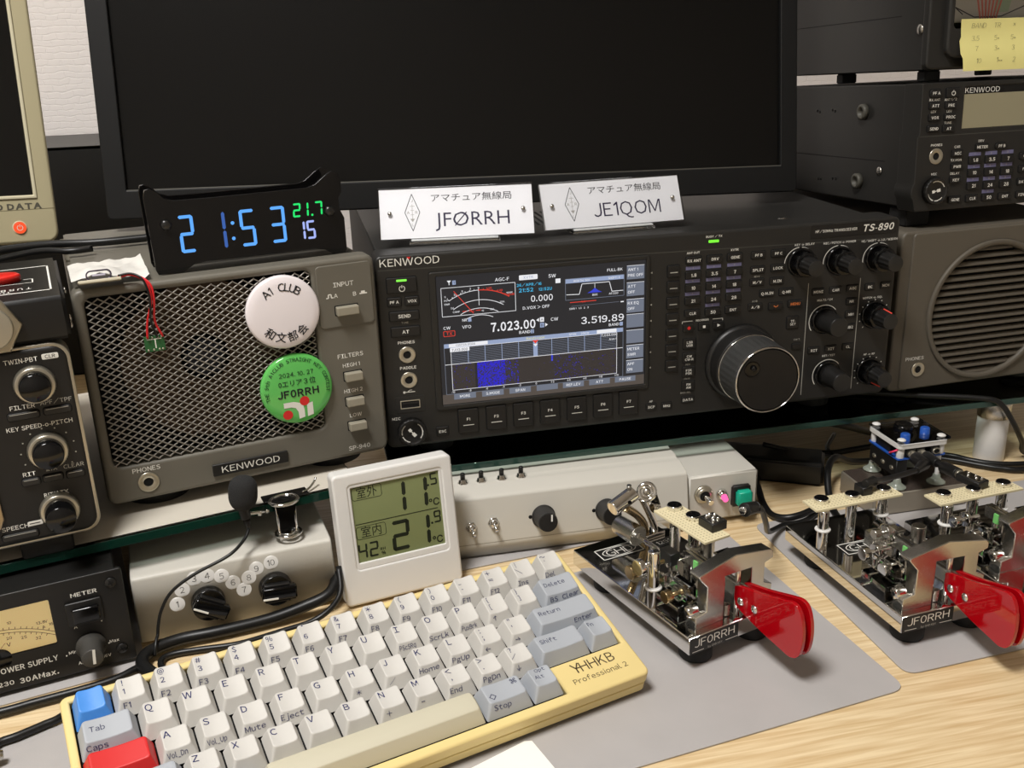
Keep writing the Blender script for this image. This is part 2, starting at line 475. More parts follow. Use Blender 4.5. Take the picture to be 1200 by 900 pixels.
shelf('clear glass shelf carrying the wide black transceiver, with a white post at its right', (0, -.0035, .060), 0, 0, 640, 345, 5, False, [(512, 17), (20, 300), (610, 300)], True)
shelf('glass shelf with a white sheet on top under the grey speaker with badges', (-.2388, -.0946, .072), 14.0, -190, 222, 300, 6, True, [(205, 270), (-170, 280)], False)

# ------------------------------------------------------------------ black rack panel behind the monitors
t = thing('rack_cabinet', 'plain black cabinet against the wall behind the two monitors', 'cabinet', (-.26, .50, 0))
mb = MB(FLAT); mb.box(0, 80, 0, 260, 160, 255.6, DARK, 3); mb.build('cabinet_body', t)
MB(FLAT).box(0, 80, 255.6, 260.6, 160.6, .6, BLK, .1).build('cabinet_top', t)

# ------------------------------------------------------------------ big black monitor
Mm = basis((-.1889, .1555, .2296), (.9973, -.0721, -.0135), (.0687, .9824, -.1736), (.0258, .1723, .9847))
t = thing('computer_monitor', 'large black widescreen monitor switched off behind the nameplates', 'monitor', M=Mm)
W, H = 557, 334
mb = MB()
mb.shape(rrc(0, 0, W, H, 4), [rrc(16, 21.6, W - 14.4, H - 14, .5)], -2, 9, MBZ, 1.0)
mb.build('bezel', t)
mb = MB(); mb.box(W / 2 + .8, 21.6 + (H - 35.6) / 2, -2, W - 30, H - 35.4, 7, mat('monitor_screen', (5, 5, 5), .3, spec=.35), 0); mb.build('screen', t, 'dark switched off panel')
mb = MB(); mb.box(W / 2, H / 2, -20, W - 6, H - 6, 18, MBZ, 5); mb.box(W / 2, H / 2 + 10, -42, 260, 180, 24, MBZ, 9); mb.build('back_cover', t)
mb = MB(); mb.box(W / 2 + .8, 21.2, 3, W - 29, 1.9, 5.6, GRYD, .3); mb.build('lower_edge_highlight', t, 'thin grey strip painted as the edge highlight under the screen')  # grey strip stands in for the highlight on the inner bezel edge
Mi = Mm.inverted()
def in_mon(p): return tuple(c * 1000 for c in (Mi @ Vector(p)))
mb = MB(FLAT)
mb.tube([in_mon((.06, .47, .02)), in_mon((.06, .47, .25)), in_mon((.065, .45, .36)), in_mon((.075, .33, .40)), in_mon((.085, .22, .40))], 18, BLK, 16, 4)
c0 = in_mon((.06, .47, .001))
T = Mi.to_3x3().to_4x4()
mb.lathe([(0, 0), (95, 0), (95, 8), (40, 16), (0, 18)], *c0, BLK, 40, T)
mb.build('stand', t)

# ------------------------------------------------------------------ cream monitor at the left edge
A = Matrix.Translation((-.2385, .2, .2085)) @ Matrix.Rotation(R(18), 4, 'Z') @ Matrix.Rotation(R(-4), 4, 'X') @ Matrix.Rotation(R(3.0), 4, 'Y')
t = thing('old_monitor', 'cream coloured square monitor with a lit orange power button', 'monitor', M=A)
W, H = 340, 300
mb = MB()
mb.shape(rrc(-W, 0, 0, H, 9, 6), [rrc(-W + 20, 37, -14, H - 20, .8)], -30, 4, CRM, 2.5)
mb.line((-W + 2, 24), (-.5, 27), 4.06, .5, mat('cream_groove', (120, 112, 84), .6))
mb.build('bezel', t)
mb = MB(); mb.shape(rrc(-W + 18, 35.2, -12.4, H - 18, .8), [rrc(-W + 21, 38, -15, H - 21, .5)], 1, 5, CRM2, .8); mb.build('screen_lip', t, 'paler raised lip round the screen')
mb = MB(); mb.box(-W / 2, 38 + (H - 56) / 2, -10, W - 30, H - 55, 9, mat('crt_glass', (9, 9, 9), .2)); mb.build('screen', t)
mb = MB(); mb.text('I-O DATA', -10, 29.5, 4.12, 4.2, mat('grey_logo', (92, 88, 78), .5), 42, 'R', .05); mb.build('lettering', t)
mb = MB(); mb.lathe([(0, 0), (4.6, 0), (4.6, 1.4), (4, 2), (0, 2.2)], -28, 13, 3.5, glow('power_lamp_orange', (255, 92, 52), 1.0)); mb.ring(4.9, .5, -28, 13, 4, CRM2)
mb.arc(-28, 13, 2, 120, 420, 5.75, .5, PRN); mb.line((-28, 13.6), (-28, 15.6), 5.75, .5, PRN); mb.build('power_button', t, 'round button glowing orange')
mb = MB(); mb.box(-W / 2, H / 2, -75, W - 40, H - 40, 46, CRM, 14); mb.build('back_cover', t)
Ai = A.inverted()
mb = MB(FLAT); f = lambda p: tuple(c * 1000 for c in (Ai @ Vector(p)))
mb.tube([f((-.43, .30, .01)), f((-.43, .30, .2)), f((-.42, .235, .31))], 28, CRM, 16, 3)
mb.lathe([(0, 0), (100, 0), (100, 8), (50, 16), (0, 18)], *f((-.43, .30, .001)), CRM, 40, Ai.to_3x3().to_4x4())
mb.build('stand', t)
# ------------------------------------------------------------------ wide black transceiver
t = RIG = thing('radio_transceiver', 'wide black radio transceiver with a lit colour display and a big tuning dial', 'radio', (0, 0, .077))
mb = MB()
mb.shape(rrc(0, 0, 396, 141, 5), [], -26, 0, BLK, 2.2)
mb.line((2.5, 131), (393.5, 125.2), .06, .8, mat('panel_crease', (62, 61, 57), .5))
mb.shape(rrc(322, 129.4, 393, 139.2, .8), [], -1, .25, BLK2, .1)
for u, w0, w1 in ((323.4, 6, 95.5), (366.5, 6.5, 96)):
    mb.line((u, w0), (u, w1), .07, .55, PRG)
mb.build('front_panel', t)
mb = MB()
mb.box(198, 68.5, -340, 388, 137, 316, BLK, 1.5)
for k in range(26):
    mb.box(60 + k * 5.2, 137.01, -150, 2.4, .05, 60, CAV)
for u in (90, 320):
    mb.lathe([(0, 0), (4, 0), (3.6, 1.4), (0, 2)], u, 137, -40, STL, 16, Matrix.Rotation(R(-90), 4, 'X'))
mb.build('case', t)
for u in (40, 356):
    for zz in (-40, -310):
        MB().lathe([(0, 0), (13, 0), (14.5, 15), (0, 15)], u, -17, zz, RUB, 24, Matrix.Rotation(R(-90), 4, 'X')).build('foot', t)
mb = MB()
mb.text('KENWOOD', 24.3, 136.0, .1, 5.2, PRN, 41, bold=.0)
mb.poly([(22.4, 139.2), (25.2, 139.2), (23.8, 137.2)], .12, KRED)
mb.text('TS-890', 377.2, 134.4, .32, 4.9, PRN, 25.5, bold=.03, shear=.2)
mb.text('HF/50MHz TRANSCEIVER', 343, 134.4, .32, 1.9, PRN, 34, bold=.02)
def lab(s, u, w, h=1.55, m=PRN, **k): mb.text(s, u, w, .1, h, m, bold=.022, **k)
for s, u, w in (('BUSY / TX', 245.8, 136.9), ('ANT OUT', 230, 126), ('XVTR', 262.2, 125.8), ('PHONES', 18.2, 78.9), ('PADDLE', 18.3, 60.2), ('MIC', 7.3, 22.6), ('AF', 199.6, 14.4),
                ('KEY -o- DELAY', 318, 125.6), ('MIC/PITCH -o- POWER', 346.6, 125), ('HI/SHIFT -o- LO/WIDTH', 379.6, 124.3), ('MULTI/CH', 337.9, 81.4), ('RIT/XIT', 344.8, 36.3), ('NOTCH -o- SQL', 378.3, 79.8), ('AF -o- RF', 379.8, 33.9)):
    lab(s, u, w, 2.0 if s in ('PHONES', 'PADDLE', 'MIC') else 1.5)
for s, u, w in (('TUNE', 18.2, 93.2), ('REV', 228.5, 40.9), ('FM-N', 228.0, 29.6), ('MOD.SEL', 227.2, 18.5), ('RECORDER', 238.9, 74.7), ('M>V', 281, 104.3), ('A>B', 280.2, 85.4), ('CW T.', 317, 52)): lab(s, u, w, 1.3, PRG if s != 'RECORDER' else PRN)
mb.line((223, 73), (223, 74.7), .1, .35, PRN); mb.line((223, 74.7), (231, 74.7), .1, .35, PRN); mb.line((247, 74.7), (255, 74.7), .1, .35, PRN); mb.line((255, 74.7), (255, 73), .1, .35, PRN)
for w in (113.8, 102, 89.9, 77.8, 65.6, 53.6, 41.5): mb.poly([(197.5, w), (199, w + .8), (199, w - .8)], .1, PRG)
for u in (59.2, 80, 100.3, 120.6, 141, 161.4, 181.5): mb.poly([(u - .8, 28.0 - 1.6), (u + .8, 28.0 - 1.6), (u, 28.2)], .1, PRG)
# usb mark
mb.line((14.5, 42), (22, 42), .1, .5, PRN); mb.line((16.5, 42), (18.5, 43.4), .1, .4, PRN); mb.line((18.5, 43.4), (20, 43.4), .1, .4, PRN); mb.poly(circ(.9, 10, 14.4, 42), .1, PRN)
for u, w in ((314.8, 111.4), (346.5, 110.4), (379.2, 110)):
    mb.arc(u, w, 12.3, 95, 190, .1, .55, PRN); mb.arc(u, w, 12.3, 20, 85, .1, .55, PRN)
for u, w in ((338.3, 65), (344.6, 20.6)):
    mb.arc(u, w, 12.3, 40, 215, .1, .55, PRN)
for u, w in ((380.8, 65.4), (380.8, 19.2)):
    for k in range(11):
        a = R(225 - 27 * k); mb.line((u + 12 * math.cos(a), w + 12 * math.sin(a)), (u + 13 * math.cos(a), w + 13 * math.sin(a)), .1, .6, PRN)
mb.build('lettering', t, 'white printed legends on the front')
MB().shape(rrc(241.5, 132.4, 249.5, 134.4, .5), [], 0, .5, glow('busy_lamp_green', (120, 235, 60), 1.2), .15).build('busy_lamp', t, 'small bar lamp lit green')

# buttons
def button(par, s, u, w, bw, bh, h=1.9, m=PRN, d=1.5, body=BLK2, tw=None, extra=None, name='button', r=.8, label=None):
    b = MB()
    b.shape(rr(bw + .9, bh + .9, r + .3, 3, u, w), [], -.3, .12, CAV)
    b.shape(rr(bw, bh, r, 3, u, w), [], -.5, d, body, .35, res=1)
    L = s.split('\n')
    for i, q in enumerate(L):
        if q: b.text(q, u, w + (len(L) - 1 - 2 * i) * h * .72, d + .06, h, m, tw, bold=.022)
    if extra: extra(b, u, w, d + .07)
    return b.build(name, par, label)
def dash(b, u, w, z): b.rect(u - 2.9, w - 1.2, u + 2.9, w - .5, z, PRG)
for w in (113.8, 102, 89.9, 77.8, 65.6, 53.6, 41.5): button(t, '', 215, w, 9.2, 8.4, extra=dash)
for i, u in enumerate((59.2, 80, 100.3, 120.6, 141, 161.4, 181.5)):
    button(t, '', u, 15.8, 14.6, 17.8, d=1.6, extra=lambda b, x, y, z, k=i: (b.text('F%d' % (k + 1), x, y + 1.2, z, 2.0, PRN, bold=.025), b.rect(x - 4, y - 3.6, x + 4, y - 3.1, z, PRN)))
ROW = [('RX ANT', 230.4, 120.5), ('DRV', 246.6, 120.5), ('GENE', 262.4, 120.6), ('1.8', 230.4, 109.7), ('3.5', 246.5, 109.7), ('7', 262.6, 109.7), ('10', 230.4, 100.1), ('14', 246.5, 100.1), ('18', 262.6, 100.1), ('21', 230.4, 90.3), ('24', 246.5, 90.3), ('28', 262.6, 90.3), ('CLR', 230.4, 80.8), ('50', 246.5, 80.5), ('ENT', 262.4, 80.9)]
for s, u, w in ROW:
    n = s.replace('.', '').isdigit()
    button(t, s, u, w, 11.8, 5.2, 2.3 if n else 1.9)
mb = MB()
k = 1
for w in (114.8, 105.1, 95.5):
    for u in (230.2, 246.4, 262.5):
        mb.rect(u - 5.6, w - 1.25, u + 5.6, w + 1.25, .12, PURP); mb.text(str(k), u, w, .18, 1.3, PRG); k += 1
mb.rect(240.8, 84.5, 252, 86.9, .12, PURP); mb.text('0', 246.4, 85.7, .18, 1.3, PRG)
mb.build('band_key_tab', t, 'pale purple number tabs above the band keys', kind='stuff')
for s, u, w, bw, bh in (('PF B', 281.1, 120.5, 11, 5.2), ('PF C', 296.9, 120.6, 11, 5.2), ('SPLIT', 281.1, 109.4, 11, 5.2), ('LOCK', 297.1, 109.6, 11, 5.2), ('M/V', 281, 100, 11, 5.2), ('M.IN', 297.1, 99.7, 11, 5.2), ('Q-M.IN', 289.5, 90.9, 11.4, 5.2), ('Q-MR', 305.2, 90.7, 11.4, 5.2),
                        ('A/B', 280.6, 81, 11, 5.2), ('TF-\nSET', 312.1, 66.1, 9.6, 9.4), ('LSB\nUSB', 229, 57.3, 10, 7.8), ('CW\nCW-R', 229, 46.3, 10, 7.8), ('FSK\nPSK', 229, 35.2, 10, 7.8), ('FM\nAM', 229, 23.9, 10, 7.8), ('DATA', 229, 12.8, 10, 5), ('SCP', 199.6, 10.1, 8, 5), ('MHz', 212, 9.8, 8, 5), ('', 316.4, 46.5, 7, 5),
                        ('MONI', 331.6, 88.4, 9.6, 5), ('CAR', 346, 88.6, 9.6, 5), ('AGC', 360.2, 88.8, 9.6, 5), ('BC', 374.8, 88.6, 8, 5), ('NCH', 388, 88.8, 8, 5), ('NR', 360.2, 78.5, 8.6, 5), ('NB1', 360.4, 68.2, 8.6, 5), ('NB2', 360.4, 57.9, 8.6, 5), ('RIT', 331.5, 41.9, 9.6, 5), ('XIT', 345.9, 41.9, 9.6, 5), ('CL', 360.3, 42.1, 9, 5),
                        ('PF A', 11.9, 108.5, 9.4, 6), ('VOX', 24.1, 108.5, 9.4, 6), ('SEND', 18, 98.3, 20.5, 6.4), ('AT', 18.2, 87, 20, 6.8), ('ESC', 40, 9.5, 8.8, 6.6)):
    button(t, s, u, w, bw, bh, (1.7 if '\n' in s else 1.9) if s not in ('SEND', 'AT') else 2.3, d=1.0 if bw < 12 else 1.5)
button(t, 'MENU', 312.9, 80.9, 11, 5.2, 2.0, ORP, label='button lettered in orange')
button(t, '', 297, 80.4, 11, 5.2, extra=lambda b, u, w, z: b.pline([(u - 1.8, w + .6), (u, w - .7), (u + 1.8, w + .6)], z, .6, ORP))
button(t, '', 227.9, 69.8, 8.2, 5.4, extra=lambda b, u, w, z: b.poly(circ(1.3, 14, u, w), z, KRED))
button(t, '', 239.9, 69.8, 8.2, 5.4, extra=lambda b, u, w, z: b.rect(u - 1, w - 1, u + 1, w + 1, z, PRN))
button(t, '', 251.4, 69.9, 8.2, 5.4, extra=lambda b, u, w, z: b.poly([(u - 1.1, w - 1.2), (u + 1.4, w), (u - 1.1, w + 1.2)], z, PRN))
def pwr(b, u, w, z):
    b.arc(u, w - 2.4, 1.9, 115, 425, z, .5, PRN); b.line((u, w - 2), (u, w), z, .5, PRN)
    b.shape(rrc(u - 3.6, w + 2.6, u + 3.6, w + 4.1, .5), [], z - .2, z + .2, glow('power_lamp_green', (130, 235, 80), 1.2))
button(t, '', 17.7, 120.2, 20.5, 10.4, extra=pwr, name='power_button', label='power button with a lit green bar')

# display
mb = MB()
mb.shape(rrc(36.5, 26, 197, 127.2, 2), [rrc(41.2, 29.2, 194, 124, .6)], -.5, 1.5, BLK, .7)
mb.build('display_bezel', t)
DBG = glow('display_dark', (46, 45, 47), 1.)
SCRW = glow('display_white', (236, 236, 240), 1.)
SCRG = glow('display_grey', (112, 118, 132), 1.)
SCRB = glow('display_blue_grey', (150, 164, 196), 1.)
SCRC = glow('display_cyan', (70, 176, 220), 1.)
SCRR = glow('display_red', (226, 66, 52), 1.)
SCRY = glow('display_yellow', (220, 216, 160), 1.)
SCBL = glow('display_blue', (60, 70, 210), 1.)
mb = MB()
mb.rect(41.5, 29.4, 193.8, 123.8, .1, DBG)
Z = .2
def st(s, u, v, h, m=SCRW, **k): mb.text(s, u, v, Z + .06, h, m, **k)
st('AGC-F', 88, 118.3, 2.3); st('5W', 124.2, 117.8, 2.4); st('FULL-BK', 170.6, 118.5, 2.0)
mb.poly([(49, 120.4), (52, 120.4), (50.5, 118.4)], Z, SCRW); mb.line((50.5, 119), (50.5, 117.2), Z, .5, SCRW); mb.rect(52.8, 117.2, 55.2, 120.2, Z, SCRB); st('1', 54, 118.7, 1.9, DBG)
mb.poly(rrc(100.2, 116.4, 113.6, 120, .6), Z, SCRW); st('XVTR', 106.9, 118.2, 1.8, SCRB)
mb.rect(126.6, 112.2, 130.2, 115.4, Z, SCRW)
st('26/APR/16', 107.3, 112.9, 1.9, SCRC, bold=.03); st('21:52', 105, 109.1, 2.6, SCRC, w=10.6, bold=.03); st('12:52U', 119, 108.8, 2.0, SCRC, bold=.03)
st('0.000', 116.4, 102.4, 4.4, w=16); st('D.VOX > OFF', 112.1, 96, 2.1)
# S meter
mb.frame(44.6, 94.8, 97.2, 115.3, Z, .35, SCRW)
for r_, a0, a1, m in ((40, 58, 90, SCRW), (33, 58, 124, SCRW), (27, 60, 120, SCRW), (22, 64, 116, SCRW)):
    mb.arc(71, 72, r_, a0 if r_ != 40 else 90, a1 if r_ != 40 else 122, Z, .4, SCRW)
mb.arc(71, 72, 40, 57, 90, Z, .6, SCRR)
mb.line((71, 113), (71, 101), Z, .35, SCRW)
for k, s in enumerate(('1', '3', '5', '7', '9')):
    a = R(122 - 8 * k); st(s, 71 + 42 * math.cos(a), 72 + 41.6 * math.sin(a), 1.4)
for k, s in enumerate(('+20', '+40', '+60dB')):
    a = R(80 - 11 * k); st(s, 71 + 42 * math.cos(a), 72 + 41.4 * math.sin(a), 1.4, SCRR)
for k in range(15):
    a = R(122 - 4.6 * k); mb.line((71 + 40 * math.cos(a), 72 + 40 * math.sin(a)), (71 + 41 * math.cos(a), 72 + 41 * math.sin(a)), Z, .35, SCRW if k < 7 else SCRR)
for s, u, w in (('S', 47.2, 109), ('PO', 47.6, 106.2), ('SWR', 48.3, 103.6), ('Id', 51.8, 100.6), ('COMP', 54.6, 97.6), ('100W', 93, 108.4), ('20A', 87.5, 102.2), ('15V', 80, 97.4), ('10', 73.4, 97)): st(s, u, w, 1.2)
st('ALC', 65.5, 97.6, 1.4, SCRR); mb.rect(59, 97.3, 62, 97.8, Z, SCRR); mb.rect(68.5, 97.3, 72, 97.8, Z, SCRR)
mb.line((66.8, 95.6), (53.4, 112.6), Z + .08, .45, SCRR)
# filter box
mb.frame(133.8, 99, 177.5, 114.4, Z, .35, SCRG); mb.rect(134, 111.2, 177.3, 114.2, Z, SCRB); st('WIDTH: 500', 145.8, 112.6, 1.4, SCRW); st('SHIFT: 0', 170, 112.6, 1.4)
mb.pline([(134.4, 103), (144, 102.6), (146, 110), (166.5, 110), (168.4, 102.8), (177, 102.8)], Z, .45, SCRW); mb.line((155.6, 110), (155.6, 103), Z, .3, SCRW)
mb.poly([(150, 103), (153, 104.4), (155.6, 106.4), (158.4, 104.2), (161, 103)], Z + .02, SCBL); st('800', 155.6, 101.4, 1.5); st('AF:500', 169.6, 101.2, 1.4)
mb.rect(137, 96.8, 156.6, 97.3, Z, SCRR); st('ALC', 146.8, 97.1, 1.2, SCRR); mb.rect(175, 94, 177.4, 94.8, Z, SCRW); st('SWR 1   1.5   2   3', 143.6, 92.4, 1.3)
mb.line((138, 94.2), (174, 94.6), Z, .25, SCRG)
# frequencies
st('CW', 47.3, 86.5, 2.1); mb.poly(rrc(44.6, 80.2, 53, 84.4, .8), Z, SCRR); mb.poly(rrc(45, 80.6, 52.6, 84, .6), Z + .02, DBG); st('TX', 48.8, 82.3, 2.2, SCRR)
st('NR', 60.2, 91.2, 1.9); mb.rect(62.6, 89.8, 65, 92.6, Z, SCRB); st('VFO', 61.4, 86.2, 2.2)
st('7.023.00', 95, 84, 6.2, w=32.5, bold=.028); st('BAND', 103.2, 78.4, 2.1); mb.rect(107.6, 77, 110, 79.8, Z, SCRB); st('2', 108.8, 78.4, 1.8, DBG)
mb.rect(114.6, 84.8, 117.6, 88.2, Z, SCRW); st('A', 116.1, 86.5, 1.8, DBG); mb.rect(114.6, 80.6, 117.6, 84, Z, SCRB); st('B', 116.1, 82.3, 1.8, DBG)
mb.poly([(111.9, 86.4), (113.9, 87.8), (113.9, 85)], Z, SCRW); mb.poly([(120.4, 82.4), (118.4, 83.8), (118.4, 81)], Z, SCRW)
st('CW', 125.3, 86, 2.3); st('3.519.89', 161.4, 82.8, 5, w=32.4, bold=.01); st('BAND', 170, 77.8, 2); mb.rect(174.4, 76.4, 176.8, 79.2, Z, SCRB)
# scope
mb.frame(44.5, 37, 177, 74.6, Z, .35, SCRG)
mb.rect(44.6, 71.7, 177, 74.8, Z, SCRB); mb.rect(48, 72, 76, 74.6, Z + .02, SCRW); st('CENTER MODE', 60, 73.3, 1.4, SCRG); st('Bandscope', 111, 73.3, 1.7, SCRY); st('SPAN', 138.6, 73.3, 1.4); st('20kHz', 148, 73.3, 1.4); mb.rect(157, 72, 172, 74.6, Z + .02, SCRW)
mb.rect(48.6, 68.6, 62.6, 71.5, Z + .04, SCRW); mb.text('7,013.000', 55.6, 70, Z + .12, 1.7, DBG); st('7,033.000', 166.4, 70.2, 1.7); st('Ave 1', 169, 66.8, 1.5)
mb.frame(49.2, 39.9, 172.2, 71.6, Z, .35, SCRW)
mb.line((44.6, 59.4), (176.8, 59.4), Z + .03, .4, SCRW)
for k in range(9):
    u = 49.2 + 12.3 * (k + 1); mb.line((u, 59.4), (u, 71.6), Z + .02, .4, SCRB)
for k in range(11): mb.line((49.2, 60.3 + k), (172.2, 60.3 + k), Z + .01, .28, SCRG)
mb.rect(109.2, 59.6, 112.4, 71, Z + .03, SCRB); mb.poly([(108.6, 71.6), (113.2, 71.6), (110.9, 69)], Z + .06, SCRR); mb.poly([(109.2, 68.8), (112.6, 68.8), (110.9, 66.8)], Z + .06, SCRW)
for k, s in enumerate(('-10', '-8', '-6', '-4', '-2', '0', '+2', '+4', '+6', '+8', '+10')): st(s, 49.4 + 12.27 * k, 38.5, 1.4)
mb.rect(49.4, 40.2, 66, 59.2, Z, speckle('waterfall_faint', .66)); mb.rect(67.6, 40.2, 88, 59.2, Z, speckle('waterfall_dense', .47)); mb.rect(88, 40.2, 98, 59.2, Z, speckle('waterfall_edge', .60))
mb.rect(98, 40.2, 124, 59.2, Z, speckle('waterfall_quiet', .74)); mb.rect(124, 40.2, 146, 59.2, Z, speckle('waterfall_some', .64)); mb.rect(146, 40.2, 172, 59.2, Z, speckle('waterfall_few', .69)); mb.rect(122.4, 54.6, 123.6, 59.2, Z + .05, SCBL)
mb.rect(41.6, 29.5, 193.6, 37, Z - .05, glow('display_brown_grey', (86, 78, 72), 1.))
for s, u in (('MORE', 57.8), ('S.MODE', 78.3), ('SPAN', 98.6), ('', 119), ('REF.LEV', 138.9), ('ATT', 159), ('PAUSE', 178.9)):
    mb.rect(u - 8, 32.6, u + 8, 36.8, Z, SCRG)
    if s: st(s, u, 34.7, 1.9)
for i, s in enumerate(('ANT 1\nPRE OFF', 'ATT\nOFF', 'RX EQ\nOFF', '', '', 'METER\nSWR', 'APF\nON')):
    w = (115.4, 103.0, 90.6, 79.2, 67.2, 55.6, 44.0)[i]
    mb.rect(179.6, w - 5, 192.8, w + 5, Z, SCRG); mb.line((179.6, w + 5), (192.8, w + 5), Z + .02, .3, SCRW)
    for j, q in enumerate(s.split('\n')):
        if q: st(q, 180.4, w + 2.1 - 4.2 * j, 2.0, al='L')
mb.build('display', t, 'lit colour display with meter, frequencies and band scope')

# knobs
def conc(u, w, red=None, name='knob'):
    b = MB()
    b.lathe([(0, 0), (11.2, 0), (11.2, 1.4), (10, 2.2)], u, w, 0, GLB, 36)
    b.lathe([(9.8, 1), (9.4, 9.4), (8.8, 10.2), (0, 10.2)], u, w, 0, GLB, 48, flute=(8, .9, .9, 9.5))
    b.lathe([(7, 10), (6.8, 11.4), (6.2, 22.4), (5.8, 23), (0, 23)], u, w, 0, BLK2, 48, flute=(12, .6, 11, 22.5))
    b.lathe([(5.9, 22.6), (5.9, 23.2), (0, 23.3)], u, w, 0, BLK, 32)
    if red is not None:
        a = R(red); b.rod((u + 6.9 * math.cos(a), w + 6.9 * math.sin(a), 11), (u + 6.3 * math.cos(a), w + 6.3 * math.sin(a), 22), .5, mat('red_pointer', (240, 84, 70), .4), n=8)
    return b.build(name, t)
conc(316, 112.2); conc(347.4, 111.2); conc(380, 110.8); conc(380.6, 66.2, 80); conc(380.6, 20, -120)
for u, w in ((338.4, 65.6), (344.6, 21.2)):
    b = MB(); b.lathe([(0, 0), (10.8, 0), (10.8, 1.6), (9.4, 2.4)], u, w, 0, GLB, 36)
    b.lathe([(9.2, 1.5), (8.2, 8), (7.4, 22), (6.9, 22.8), (0, 22.8)], u, w, 0, BLK2, 64, flute=(24, .35, 2, 21)); b.lathe([(7, 22.6), (7, 23), (0, 23)], u, w, 0, BLK, 32)
    b.build('knob', t)
b = MB(); u, w = 271.5, 38.8
b.lathe([(0, 0), (29.5, 0), (29.5, 2.5), (27.8, 4.5), (26.5, 4.5)], u, w, 0, BLK2, 72)
b.lathe([(26.8, 4), (27.4, 6), (27.2, 16), (26.2, 17)], u, w, 0, BLK2, 144, flute=(36, .7, 6.5, 15.5))
b.lathe([(26.2, 16.4), (26.4, 17), (26.4, 18.2), (26, 18.6)], u, w, 0, CHR, 72)
b.lathe([(25.9, 18), (26, 20), (25.2, 42), (24.7, 43.6)], u, w, 0, mat('dial_grip_rubber', (52, 52, 51), .5, bump=.5, bscale=1500), 144, flute=(36, .35, 20, 42))
b.build('tuning_dial', t, 'big tuning dial with a rubber grip')
DI = b = MB(); b.lathe([(24.9, 43), (25, 44.4), (24.4, 45.2), (23.8, 45), (23.8, 44)], u, w, 0, CHR, 72, cap=False)
b.lathe([(23.9, 44.8), (22, 44.86), (12, 44.88), (4, 44.9), (0, 44.9)], u, w, 0, mat('dial_face', (30, 28, 26), .42, .15), 72)
b.lathe([(6, 45), (5.6, 45.3), (5, 44.9), (3, 43.4), (0, 42.8)], u - 12.6, w + 9.6, 0, GLB, 28)
b.rod((u - 12.6, w + 9.6, 44.6), (u - 10.6, w + 11, 46.4), 2.2, GLB, bev=.6)
do = b.build('dial_face', None, 'dark brushed dial face with a chrome rim and a finger dimple'); do.parent = [o for o in t.children if o.name.startswith('tuning_dial')][0]

# jacks, usb, microphone socket
def jack(par, u, w, r=4.6, nm='phone_jack'):
    b = MB(); b.lathe([(r + 1.4, 0), (r + 1.4, .6), (r + .9, .9), (r + .9, .9), (r, .9), (r * .62, .7), (r * .6, -.2)], u, w, 0, SIL, 28)
    b.lathe([(r * .62, .2), (0, .15)], u, w, 0, CAV, 24)
    return b.build(nm, par)
jack(t, 18.2, 69.8); jack(t, 18.2, 51)
b = MB(); b.shape(rr(21, 12, .6, 2, 18, 32.7), [rr(14.2, 6.4, .4, 2, 18, 32.7)], -.2, .35, BLK, .1)
b.shape(rr(14.2, 6.4, .6, 3, 18, 32.7), [rr(12.8, 5, .5, 3, 18, 32.7)], -.5, .5, SIL, .15); b.rect(11.6, 30.2, 24.4, 35.2, .12, CAV); b.box(18, 33.6, .1, 11, 1.4, .2, BLK2)
b.build('usb_socket', t)
def micsock(par, u, w, r, rot=0):
    b = MB(); b.lathe([(r, 0), (r, 4.4), (r - .8, 5), (r - 2.2, 5), (r - 2.4, 3.6), (0, 3.6)], u, w, 0, BLK2, 72, flute=(18, .35, 0, 4.5))
    for a0, a1 in ((130, 190), (200, 255), (-40, 55)): b.arc(u, w, r - 2.9, a0 + rot, a1 + rot, 3.8, .9, PRN, 12)
    c, s_ = math.cos(R(-52 + rot)), math.sin(R(-52 + rot))
    b.line((u - 3.6 * c, w - 3.6 * s_), (u - 1.2 * c, w - 1.2 * s_), 3.8, 2.2, PRN); b.line((u - 1.2 * c, w - 1.2 * s_), (u + .6 * c, w + .6 * s_), 3.8, .7, PRN); b.line((u + .6 * c, w + .6 * s_), (u + 3.8 * c, w + 3.8 * s_), 3.8, 2.4, PRN)
    return b.build('microphone_socket', par)
micsock(t, 17.7, 12.2, 10.4)
# ------------------------------------------------------------------ grey speaker with a wire mesh front
US = .0009584
t = SPK = thing('loudspeaker', 'grey desktop speaker with a wire mesh front and two round badges on it', 'speaker', (-.1821, -.0534, .082), 13.2)
mb = MB(u=US)
mb.shape(rrc(0, 0, 194.5, 146.5, 6), [rrc(6.8, 25.8, 149.6, 140.6, 5)], -16, 0, GRY, 2.6)
mb.shape(rrc(152.6, 98.4, 191.6, 142.4, 3), [], -1, 1.0, GRY, .6)
mb.build('front_frame', t)
mb = MB(u=US); mb.box(97.2, 72.5, -226, 189, 144, 210, GRY, 3); mb.box(97.2, 144.6, -224, 180, .3, 204, GRY)
mb.build('cabinet', t)
mb = MB(u=US); mb.rect(3, 22, 153, 144, -15.5, CAV)
mb.lathe([(54, -9), (52, -9.4), (46, -12), (16, -15.2)], 76, 88, 0, mat('speaker_cone', (74, 58, 44), .8), 40, cap=False)
mb.lathe([(16, -14), (10, -11.5), (0, -10.4)], 76, 88, 0, mat('dust_cap', (30, 34, 46), .5), 32)
mb.build('speaker_cone', t)
